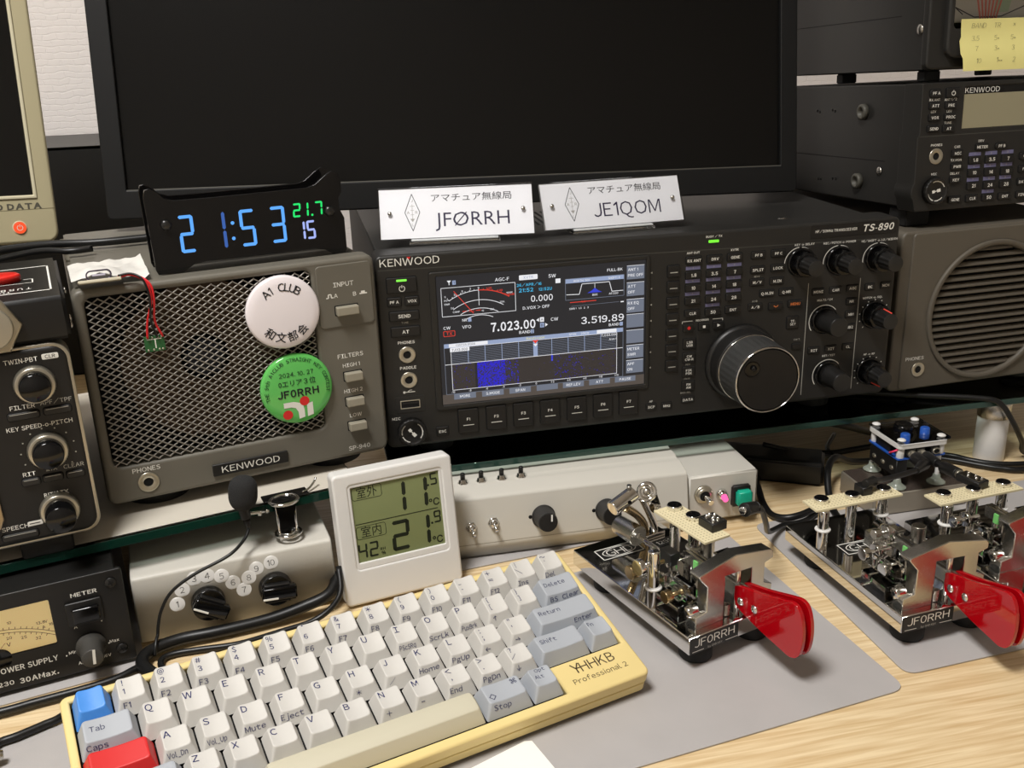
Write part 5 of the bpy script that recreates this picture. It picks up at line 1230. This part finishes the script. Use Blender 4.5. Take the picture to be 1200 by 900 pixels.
    mb = MB(FLAT); mb.box(45 + dx, 48, 8, 5, 4, 7, mat('green_tag', (120, 200, 110), .5) if 'green_tag' not in bpy.data.materials else bpy.data.materials['green_tag'], .3); mb.build('green_tag', t)
    # terminal posts
    def post(x, y, h, ringz=None, r=3.7):
        b = MB(FLAT); b.lathe([(0, 0), (r, 0), (r, h * .45), (r - .25, h * .46), (r, h * .47), (r, h - .6), (r - .6, h), (0, h)], x, y, 0, CHR, 32); b.lathe([(1.1, 0), (0, .06)], x + r * .75, y - r * .68, h - 8, CAV, 12, Matrix.Rotation(R(90), 4, 'X') @ Matrix.Rotation(R(48), 4, 'Y'))
        p = b.build('terminal_post', t)
        if ringz: q = MB(FLAT); q.ring(r + .7, .9, x, y, ringz, WHT); q.build('white_ring', p)
    def magnet(x, y, z):
        b = MB(FLAT); b.lathe([(0, 0), (5.0, 0), (5, 2.6), (4.6, 3), (4.5, 3)], x, y, z, CHR, 32); b.lathe([(4.6, 2.9), (4.4, 3.2), (0, 3.2)], x, y, z, GLB, 32); b.build('magnet_cap', t)
    def holes(b, x0, y0, x1, y1, z):
        y = y0
        while y <= y1:
            x = x0
            while x <= x1: b.poly(circ(.45, 6, x, y), z, mat_hole); x += 2.54
            y += 2.54
    if kind == 'L':
        post(4, 40, 38, 13); post(54, 83, 33, None); post(56, 66, 33, 13)
        mb = MB(FLAT); mb.box(50, 62, 33, 20, 52, 1.5, PERF, .1); holes(mb, 42, 38, 58.5, 86, 34.56); mb.build('perf_board', t)
        magnet(53, 83, 34.5); magnet(54.5, 65.5, 34.5)
        mb = MB(FLAT); mb.box(57.5, 50, 34.5, 12, 14, 6, BLK2, .4); mb.box(57.5, 50, 40.5, 10.4, 12, .3, STL, .1)
        for x, y in ((54.5, 46), (56.5, 49), (59, 47), (60.5, 52), (55.5, 53.5), (58, 54)): mb.lathe([(1.3, 0), (1.2, .8), (.5, 1.5), (0, 1.6)], x, y, 40.7, CHR, 10)
        mb.build('socket', t, 'black socket with soldered pins on top')
        # pendulum weight and damper
        mb = MB(FLAT); mb.rod((33, 60, 14), (33, 98, 14), 1.7, CHR); mb.rod((33, 95, 14), (31.5, 116, 14.5), 7.2, STL, 6.6, 40, .6); mb.rod((33, 94.2, 14), (33, 95.2, 14), 2.2, CHR); mb.build('pendulum_weight', t, 'steel pendulum rod with a heavy cylinder weight')
        mb = MB(FLAT); mb.box(35, 64, 9, 8, 12, 9, BLK2, .6); mb.build('clamp_block', t)
        mb = MB(FLAT)
        mb.tube([(60, 112, 0), (57, 110, 10), (50, 106, 22), (42, 101, 34), (36, 97, 42)], 2.6, CHR, 12); mb.tube([(52, 112, 1), (48, 110, 13), (40, 106, 23), (30, 101, 32), (24, 98, 37)], 2.9, BRS, 12)
        mb.box(57, 112, 0, 16, 10, 4, CHR, .5); mb.build('damper_arm', t)
        mb = MB(FLAT); mb.rod((13, 97, 39), (31.5, 99, 45), 5.2, CHR, n=36, bev=.7); mb.lathe([(1.2, 0), (0, .05)], 24, 92.4, 42.8, CAV, 12, Matrix.Rotation(R(90), 4, 'X')); mb.rod((27.5, 98.6, 49), (27.5, 98.6, 52), 1.5, STL); mb.build('damper_tube', t)
        MRg = Matrix.Rotation(R(70), 4, 'X') @ Matrix.Rotation(R(-25), 4, 'Y')
        mb = MB(FLAT); mb.ring(5.4, 1.5, 38.5, 94, 46, CHR, 36, 10, MRg); mb.ring(3.2, 1.0, 38.5, 94, 46, CHR, 30, 8, MRg); mb.lathe([(2.6, -1), (2.4, .8), (0, 1)], 38.5, 94, 46, STL, 24, MRg); mb.rod((43, 94, 33), (49, 94, 33), 3.6, CHR, 2.6, 28, .6); mb.rod((47, 94, 33), (47, 100, 42), 2.8, GLB); mb.build('damper_wheel', t)
        mb = MB(FLAT); mb.box(58, 100, 0, 16, 9, .4, BLK2, .1); mb.text('1251', 58, 100, .46, 4, PRN, 11, bold=-.02); mb.build('number_plate', t)
    else:
        post(4.4, 88.6 + oy, 28, 14); post(29.4, 93.2 + oy, 28); post(54.2, 93.6 + oy, 28, 14)
        mb = MB(FLAT); mb.box(31.5, 95.5 + oy, 28, 68, 16.5, 1.5, PERF, .1); holes(mb, 0, 89.6 + oy, 64, 102.6 + oy, 29.56); mb.build('perf_board', t)
        magnet(8, 97.6 + oy, 29.5); magnet(31, 95.8 + oy, 29.5); magnet(56.4, 96.2 + oy, 29.5)
        if F == 0: mb = MB(FLAT); mb.box(42, 99, 29.5, 8, 10, 6, BLK2, .5); mb.box(42, 100, 29.5, 12, 3, 1, SIL, .2); mb.build('socket', t, 'black phone socket soldered to the board')
        if F == 0: mb = MB(FLAT); mb.box(44 + dx, 70, 6, 24, 10, 10, STL, .6); mb.rod((44 + dx, 62, 16), (44 + dx, 78, 16), 4, CHR); mb.build('spring_block', t)
    return t
mat_hole = mat('hole_dark', (150, 132, 92), .7)
paddle_key('chrome paddle key with red finger pieces, just right of the keyboard', (.1492, -.205, .0238), 16.7, 0, 'L')
paddle_key('chrome paddle key on the right mat with its whole call sign plate visible', (.2788, -.2167, .0238), 5.3, -5, 'R')
paddle_key('chrome paddle key cut off by the right edge, behind the other right-hand key', (.3576, -.1945, .0238), 5.3, 0, 'R', 86, -45)

# ------------------------------------------------------------------ grey metal box and the keyer kit standing on it
t = thing('metal_box', 'gunmetal box lying behind the right paddle keys under the keyer kit', 'box', (.3565, -.0605, .0014), 0)
mb = MB(FLAT); mb.box(40, 24, 0, 80, 48, 17.6, mat('gunmetal', (168, 160, 146), .45, .6), .8); mb.build('case', t)
MB(FLAT).box(40, 24, 17.6, 78, 46, .4, mat('gunmetal_painted_reflection', (104, 92, 84), .25, .6), .1).build('reflection_sheet', t)  # thin top sheet, the reflection on the box top put into its darker brown

t = thing('keyer_kit', 'small keyer kit with blue push buttons and a clear cover on a gunmetal box', 'circuit board', (.3772, -.0555, .0196), 0)
t.scale = (1.07, 1.07, .79)
H0 = 36.6
mb = MB(FLAT); mb.shape(rrc(-1, -1.5, 40, 39.5, 2), [circ(4.6, 20, 18, 24)], 47.4, 49.0, PANE, .2); mb.build('clear_cover', t, 'clear acrylic cover')
mb = MB(FLAT); mb.shape(rrc(-.8, -.8, 38.3, 38.8, 3), [rrc(4.6, 4.6, 33, 33.6, 1)], 41.6, 46.4, WHT, .4); mb.build('white_frame', t)
mb = MB(FLAT); mb.box(18.8, 19, 43.6, 29, 29.6, 1.4, mat('dark_board', (46, 50, 84), .4), .1); mb.build('top_board', t)
for x in (3, 34.5):
    for y in (3, 35):
        mb = MB(FLAT); mb.lathe([(0, 31.6), (2.8, 31.6), (2.8, 42), (0, 42)], x, y, 0, WHT, 20); mb.lathe([(0, 8), (1.6, 8), (1.6, 30), (0, 30)], x, y, 0, WHT, 16); mb.build('spacer', t)
        mb = MB(FLAT); mb.lathe([(3, 49), (2.9, 50), (1.8, 50.9), (0, 51)], x, y, 0, WHT, 20); mb.build('screw', t)
        mb = MB(FLAT); mb.lathe([(6.6, 0), (6.4, 1.2), (4.4, 3), (2.8, 5.5), (2.4, 9), (0, 9)], x, y, 0, mat('suction_rubber', (196, 204, 190), .2, trans=.6) if 'suction_rubber' not in bpy.data.materials else bpy.data.materials['suction_rubber'], 28); mb.build('suction_foot', t)
mb = MB(FLAT); mb.shape(rrc(-.5, 0, 38, 38, 2), [], 30, 31.6, BLUB, .2); mb.build('lower_board', t, 'blue lower circuit board')
mb = MB(FLAT); mb.box(4, 18, 12, 9, 34, 17.8, BLK2, .8)
for y in (6, 17, 28): mb.lathe([(2.2, 0), (2.2, .6), (0, .7)], -.6, y, 20, SIL, 16, Matrix.Rotation(R(-90), 4, 'Y'))
mb.build('terminal_block', t)
mb = MB(FLAT); mb.box(5, 22, 31.6, 8, 18, 9.6, BLK2, .5); mb.build('relay', t)
for x, y in ((9.5, 8.5), (29.5, 15)):
    mb = MB(FLAT); mb.lathe([(0, 43), (4.6, 43), (4.6, 47), (3.4, 47.2), (3.3, 51.6), (2.6, 52.4), (0, 52.4)], x, y, 0, BLUB, 28); mb.build('push_button', t, 'blue push button')
mb = MB(FLAT); mb.lathe([(7, 43.4), (7, 51), (6, 53), (4.6, 52.4), (2, 51.6), (0, 51.6)], 18, 24, 0, GLB, 36); mb.build('buzzer', t)
for x in (14, 18.2, 22.4, 27, 32): MB(FLAT).box(x, 8.2, 45, 2.8, 3.4, 2.3, mat('red_part', (214, 72, 76), .4) if 'red_part' not in bpy.data.materials else bpy.data.materials['red_part'], .3).build('red_component', t)
for x in (9.6, 17.2, 28.8):
    mb = MB(); mb.box(x, 36.4, -9, 7.4, 9, 9, BLK2, .6); mb.lathe([(3.2, -.2), (3.2, 1.6), (2.2, 1.8), (1.8, 0)], x, 36.4, 0, SIL, 24); mb.lathe([(2, 1.9), (0, 1.85)], x, 36.4, 0, CAV, 16); mb.build('phone_jack', t)
mb = MB(FLAT); mb.tube([(8, 8, 40), (2, 3, 40.6), (-1.8, 4, 38), (-1.2, 9, 34), (2, 12, 32)], .9, mat('pink_wire', (226, 60, 100), .4), 8); mb.build('wire', t, 'pink red wire')

# ------------------------------------------------------------------ plugs and cables (world millimetres)
def cable(name, label, pts, r, cat='cable', extra=None, m=CABM, group=None):
    b = MB(FLAT)
    o = Vector(pts[0])
    b.tube([tuple((Vector(p) - o) * 1000) for p in pts], r, m, 10)
    c = b.build(name); c.location = o
    return tag(c, label, cat, group)
def cable_thing(name, label, pts, r, ends, cat='cable'):
    o = Vector(pts[0]); t = thing(name, label, cat, tuple(o))
    b = MB(FLAT); b.tube([tuple((Vector(p) - o) * 1000) for p in pts], r, CABM, 10); b.build('cord', t)
    for nm, segs in ends:
        b = MB(FLAT)
        for p0, p1, r0, r1, m in segs: b.rod(tuple((Vector(p0) - o) * 1000), tuple((Vector(p1) - o) * 1000), r0, m, r1, 20, min(r0, r1) * .15)
        b.build(nm, t)
    return t
cable_thing('audio_cable', 'black cable running from the left paddle key socket to the right', [(.2215, -.133, .064), (.2316, -.1245, .056), (.2440, -.108, .036), (.2604, -.0815, .014), (.2835, -.0599, .0048), (.2987, -.0575, .004), (.3123, -.0507, .004), (.3345, -.0325, .004)], 2.0,
            [('plug', [((.2118, -.1395, .0665), (.2225, -.1325, .0635), 4.6, 4.0, BLK2), ((.2225, -.1325, .0635), (.2316, -.1245, .056), 4.0, 2.2, BLK2), ((.2095, -.141, .0670), (.2118, -.1395, .0665), 2.6, 2.6, CHR)])])
cable_thing('audio_cable', 'black cable with a right-angle plug in the left side of the keyer kit', [(.3735, -.0838, .0487), (.3535, -.0935, .0515), (.3340, -.1035, .0555), (.3225, -.1110, .0595), (.3190, -.1130, .0605)], 2.0,
            [('angle_plug', [((.3875, -.0562, .0480), (.3868, -.0630, .0478), 3.2, 3.2, SIL), ((.3868, -.0620, .0478), (.3850, -.0765, .0480), 4.8, 4.8, BLK2), ((.3862, -.0740, .0480), (.3725, -.0845, .0487), 4.4, 2.6, BLK2)]),
             ('jack_plug', [((.3200, -.1128, .0605), (.3105, -.1175, .0612), 3.4, 3.0, BLK2)])])
cable_thing('audio_cable', 'black plug and short lead between the keyer kit and the edge paddle key', [(.3935, -.0760, .0494), (.3905, -.0900, .0518), (.3872, -.1110, .0560)], 2.2,
            [('plug', [((.3956, -.0562, .0480), (.3950, -.0640, .0482), 3.2, 3.2, SIL), ((.3950, -.0630, .0482), (.3930, -.0800, .0500), 4.2, 3.4, BLK2)]),
             ('lead_socket', [((.3905, -.0900, .0518), (.3872, -.1110, .0560), 4.4, 4.2, BLK2), ((.3872, -.1110, .0560), (.3868, -.1140, .0566), 3.2, 3.2, SIL)])])
t = thing('audio_adapter', 'black adapter block with metal contacts on the edge paddle key board', 'connector', (.3884, -.1238, .0545), -76)
mb = MB(FLAT); mb.box(0, 0, 0, 19, 11, 5, BLK2, .6); mb.box(0, 0, 5, 16.5, 8.6, .4, STL, .1); mb.build('body', t)
for x, y in ((-5, 2), (-2, -2), (1, 2), (4, -1), (6, 2)): MB(FLAT).lathe([(1.1, 5.3), (.9, 6.2), (0, 6.5)], x, y, 0, CHR, 10).build('pin', t)
cable('cable', 'black cable looping on the desk behind the two paddle keys', [(.332, .078, .004), (.319, .0536, .0034), (.3000, .0200, .0034), (.2946, .0047, .0034), (.2869, -.0187, .0034), (.2841, -.0391, .0034), (.289, -.0516, .0060), (.301, -.0540, .0082), (.3165, -.0476, .0082), (.3289, -.042, .0034)], 2.6)
cable('thick_cable', 'thick black cable lying in front of the selector box', [(-.0447, -.0660, .018), (-.052, -.0800, .013), (-.0699, -.0850, .009), (-.092, -.0895, .0062), (-.1225, -.0945, .0058), (-.145, -.0968, .0058), (-.1605, -.1035, .0058), (-.1661, -.1124, .0058), (-.1644, -.1217, .0058), (-.156, -.134, .0058), (-.146, -.151, .0058)], 4.0)
cable('thin_cable', 'thin black cable curving in front of the thick one by the selector box', [(-.044, -.0760, .030), (-.0455, -.0891, .016), (-.0608, -.0950, .005), (-.0864, -.1010, .0028), (-.1106, -.1074, .0028), (-.1335, -.1070, .0028), (-.1480, -.1075, .0028), (-.1550, -.1110, .0028), (-.1552, -.1190, .0028), (-.1480, -.1290, .0028), (-.138, -.146, .0028)], 2.0)
cable('power_cable', 'black cable lying along the front of the power supply', [(-.30, -.152, .0040), (-.2416, -.1426, .0040), (-.223, -.1382, .0040), (-.1962, -.1322, .0040), (-.180, -.1275, .0042), (-.171, -.1220, .0046), (-.1665, -.1170, .0040)], 2.5)
cable('mat_cable', 'black cable on the mat left of the keyboard, ending at a silver plug', [(-.238, -.182, .0045), (-.2347, -.1712, .0040), (-.2254, -.1672, .0040), (-.2134, -.1610, .0040), (-.2050, -.1560, .0040), (-.1935, -.140, .0040)], 2.3)
t = thing('silver_plug', 'silver plug end at the left edge on the grey mat', 'connector', (-.2365, -.1905, .0012))
mb = MB(FLAT); mb.rod((-16, -1, 6.4), (5, 4, 6.2), 6.2, SIL, 5.4, 28, .8); mb.rod((5, 4, 6.2), (9, 5, 5.8), 3.2, STL, 2.6, 20, .4); mb.build('barrel', t)
cable('speaker_cable', 'black cable lying across the top of the mesh-front speaker', [(-.33, .115, .212), (-.265, .10, .2215), (-.2251, .0905, .2256), (-.1900, .085, .2256), (-.1567, .0897, .2256), (-.11, .098, .2256)], 2.8)
cable('speaker_lead', 'second black cable drooping beside the cream monitor behind the mesh-front speaker', [(-.33, .09, .217), (-.27, .083, .2175), (-.2251, .068, .2254), (-.203, .0600, .2254), (-.188, .0640, .2254)], 2.2)
cable('floor_cable', 'black cable on the desk at the foot of the white shelf post', [(.46, .03, .0034), (.4796, .0182, .0034), (.4893, .0052, .0034), (.5044, -.0065, .0034), (.5302, -.0137, .0034), (.60, -.02, .0034)], 2.4)
cable('floor_cable', 'second black cable on the desk, in front of the one at the shelf post foot', [(.45, .03, .0034), (.4769, .0083, .0034), (.4893, -.0046, .0034), (.5023, -.0155, .0034), (.5224, -.0235, .0034), (.60, -.03, .0034)], 2.4)
cable('hanging_cable', 'black cable hanging from the glass shelf past the white post', [(.38, .05, .0630), (.44, .02, .0627), (.4800, .0, .0630), (.4971, -.0085, .0600), (.5107, -.0116, .042), (.5291, -.003, .020), (.5443, .0054, .0036), (.60, .01, .0036)], 2.3)
cable('loose_cable', 'black loose cable behind the power brick under the glass shelf', [(.24, .095, .0034), (.3089, .0834, .0034), (.3278, .0719, .0034), (.3569, .0651, .0034), (.3831, .0534, .0034), (.4079, .0538, .0034), (.47, .06, .0034)], 2.6)
cable('loose_cable', 'braided black cable rising over the power brick under the glass shelf', [(.3157, .0426, .0245), (.3471, .0335, .016), (.3745, .036, .0080), (.3854, .0420, .0034), (.3876, .0623, .0034), (.41, .09, .0034)], 2.0)
cable('loose_cable', 'black cable bundle slung just under the glass shelf', [(.24, .12, .048), (.2927, .0725, .048), (.3227, .0552, .047), (.3419, .0436, .044), (.3766, .030, .040), (.42, .05, .020), (.45, .08, .0040)], 3.0)
cable('loose_cable', 'black cable dropping to the desk beside the gunmetal box', [(.326, -.069, .0042), (.336, -.035, .0042), (.3455, -.0115, .0190), (.362, .006, .0220), (.385, .016, .0110), (.43, .026, .0030)], 2.8)

t = thing('power_brick', 'flat black power brick on the desk behind the paddle keys', 'power adapter', (.3477, -.0022, .0004), -30)
mb = MB(FLAT); mb.box(-42, 17, 0, 84, 34, 20, mat('satin_black', (24, 24, 24), .35), 2.5, 3); mb.build('case', t)
MB(FLAT).box(-42, 17, 19.9, 60, 22, .2, BLK, .05).build('rating_panel', t)

# ------------------------------------------------------------------ clip-on microphone
t = thing('clip_microphone', 'clip-on microphone with a black foam ball on the left glass shelf edge', 'microphone', (-.0994, -.0598, .066), 14)
FOAM = mat('black_foam', (38, 38, 38), .95, bump=.8, bscale=1600)
mb = MB(FLAT); T = lie(-2.6, -9.0, 11, 0, 0, 6)
pr = [(0, 0), (4.6, .3), (7.2, 2.4), (8.8, 6.4), (9.1, 11), (8.8, 15.6), (7.3, 19.2), (4.6, 21.4), (0, 22.2)]
mb.lathe([tuple(p) for p in [(v.x, v.y) for v in catmull([(a, b_, 0) for a, b_ in pr], 3)]], 0, 0, 0, FOAM, 40, T); mb.build('foam_windscreen', t, 'black foam ball')
mb = MB(FLAT); mb.rod((-2.4, -9, 11.4), (-1.6, -8.6, 4), 3.6, BLK2, 3.4, 20, .4); mb.rod((-1.6, -8.6, 4), (-.6, -8, -4), 2.6, BLK2, 1.2, 16); mb.build('capsule_body', t)
mb = MB(FLAT)
W2 = Matrix.Translation((-.0994, -.0598, .066)) @ Matrix.Rotation(R(14), 4, 'Z')
Wi = W2.inverted(); f = lambda p: tuple(c * 1000 for c in (Wi @ Vector(p)))
mb.tube([(-.6, -8, -4), f((-.1010, -.0740, .058)), f((-.1109, -.0840, .0530)), f((-.1326, -.0888, .0455)), f((-.147, -.0923, .0374)), f((-.1542, -.0951, .0271)), f((-.1570, -.0975, .0185)), f((-.158, -.0995, .0128)), f((-.1585, -.1025, .0118)), f((-.1590, -.1065, .0092)), f((-.1597, -.1095, .0044))], 1.05, CABM, 10); mb.build('cord', t)
mb = MB(FLAT); mb.rod((0, -8.4, 6.4), (13, -4.5, 3.2), 1.1, CHR); mb.lathe([(1.6, -1), (1.6, 1), (0, 1.2)], 8, -5.2, 3, CHR, 14); mb.lathe([(1.6, -1), (1.6, 1), (0, 1.2)], 13, -4.5, 3.4, CHR, 14); mb.build('clip_arm', t)
mb = MB(FLAT)
for z_, q in ((8.2, 0), (-16, 0)): pass
TC = lie(24.4, -8, 0, 0, 0, 0)
mb.ring(7.8, 1.2, 24.4, -5, 8.6, CHR, 40, 10, Matrix.Diagonal((1.15, 1, 1, 1))); mb.lathe([(0, 8.2), (6.8, 8.2), (7.2, 8.8), (4, 9.4), (3.4, 9), (0, 9)], 24.4, -5, 0, GLB, 40, Matrix.Diagonal((1.15, 1, 1, 1)))
mb.add([(17.6, -8.6, 8), (31.4, -8.6, 8), (29.6, -8, -6), (30.4, -7, -14), (18.4, -7, -14), (19.2, -8, -6)], [(0, 1, 2, 5), (5, 2, 3, 4)], GLB)
mb.box(24.2, -7.6, -13.6, 10.4, 1.4, 21.6, GLB, .5); mb.rod((18.4, -7.4, 7.6), (18.8, -7.4, -14), .9, CHR); mb.rod((30.4, -7.4, 7.6), (29.8, -7.4, -14), .9, CHR)
mb.ring(7.4, 1.1, 24.6, -6.4, -14.4, CHR, 40, 10, Matrix.Diagonal((1.1, 1, 1, 1))); mb.ring(4.4, .7, 24.6, -6.6, -13.6, CHR, 32, 8); mb.lathe([(0, 0), (3.6, .4), (3.8, 0)], 24.6, -6.6, -13.8, BRS, 28)
mb.box(24.4, -2.4, -3.2, 10, 8, 2.8, CHR, .6); mb.build('clip_jaw', t, 'chrome spring clip gripping the glass edge')
mb = MB(FLAT); mb.box(27, 3.4, 7.4, 30, 10, 1.2, GLB, .4); mb.tube([(38, 1, 8), (44, 4, 9), (49, 8, 11.4), (50, 9.2, 13)], .8, CHR, 8); mb.build('clip_tongue', t)

# ------------------------------------------------------------------ white card at the bottom edge
mb = MB(FLAT); mb.shape([(-46, -60), (-40.4, -18), (-38, -14), (4, 3.4), (8, 2.6), (20, -40), (22, -60)], [], 0, .5, PAPER, .1)
c = mb.build('paper_card'); c.location = (.0385, -.2425, .0014)
tag(c, 'white card corner on the mat in front of the keyboard', 'card')

# ------------------------------------------------------------------ printed legends belong to their panels; small pieces sit under the part that carries them
def base_name(o): return o.name.split('.')[0]
for root in [o for o in COL.objects if o.parent is None and o.type == 'EMPTY']:
    kids = list(root.children)
    panel = next((c for c in kids if base_name(c) in ('front_panel', 'front_frame')), None)
    let = next((c for c in kids if base_name(c) == 'lettering'), None)
    if panel and let:
        b = bmesh.new(); b.from_mesh(panel.data); n0 = len(b.faces); b.from_mesh(let.data); b.faces.ensure_lookup_table()
        idx = []
        for m in let.data.materials:
            names = [q.name for q in panel.data.materials]
            if m.name not in names: panel.data.materials.append(m); names.append(m.name)
            idx.append(names.index(m.name))
        for f in list(b.faces)[n0:]: f.material_index = idx[f.material_index]
        b.to_mesh(panel.data); b.free()
        bpy.data.objects.remove(let)
    kids = list(root.children)
    for child, host in (('magnet_cap', 'perf_board'), ('socket', 'perf_board'), ('damper_tube', 'damper_arm'), ('damper_wheel', 'damper_arm'), ('pivot_post', 'bridge'), ('red_component', 'top_board'), ('buzzer', 'top_board'),
                        ('relay', 'lower_board'), ('phone_jack', 'lower_board'), ('terminal_block', 'lower_board'), ('connector', 'board'), ('led_digits', 'circuit_board'), ('meter_pivot', 'meter'), ('green_button', 'switch_bezel'),
                        ('band_key_tab', 'front_panel'), ('busy_lamp', 'front_panel'), ('panel_seam', 'case'), ('vent_slot', 'case'), ('slide_knob', 'case'), ('screen_lip', 'bezel')):
        h = next((c for c in kids if base_name(c) == host), None)
        if h is None: continue
        for c in kids:
            if base_name(c) == child and c.parent == root: c.parent = h
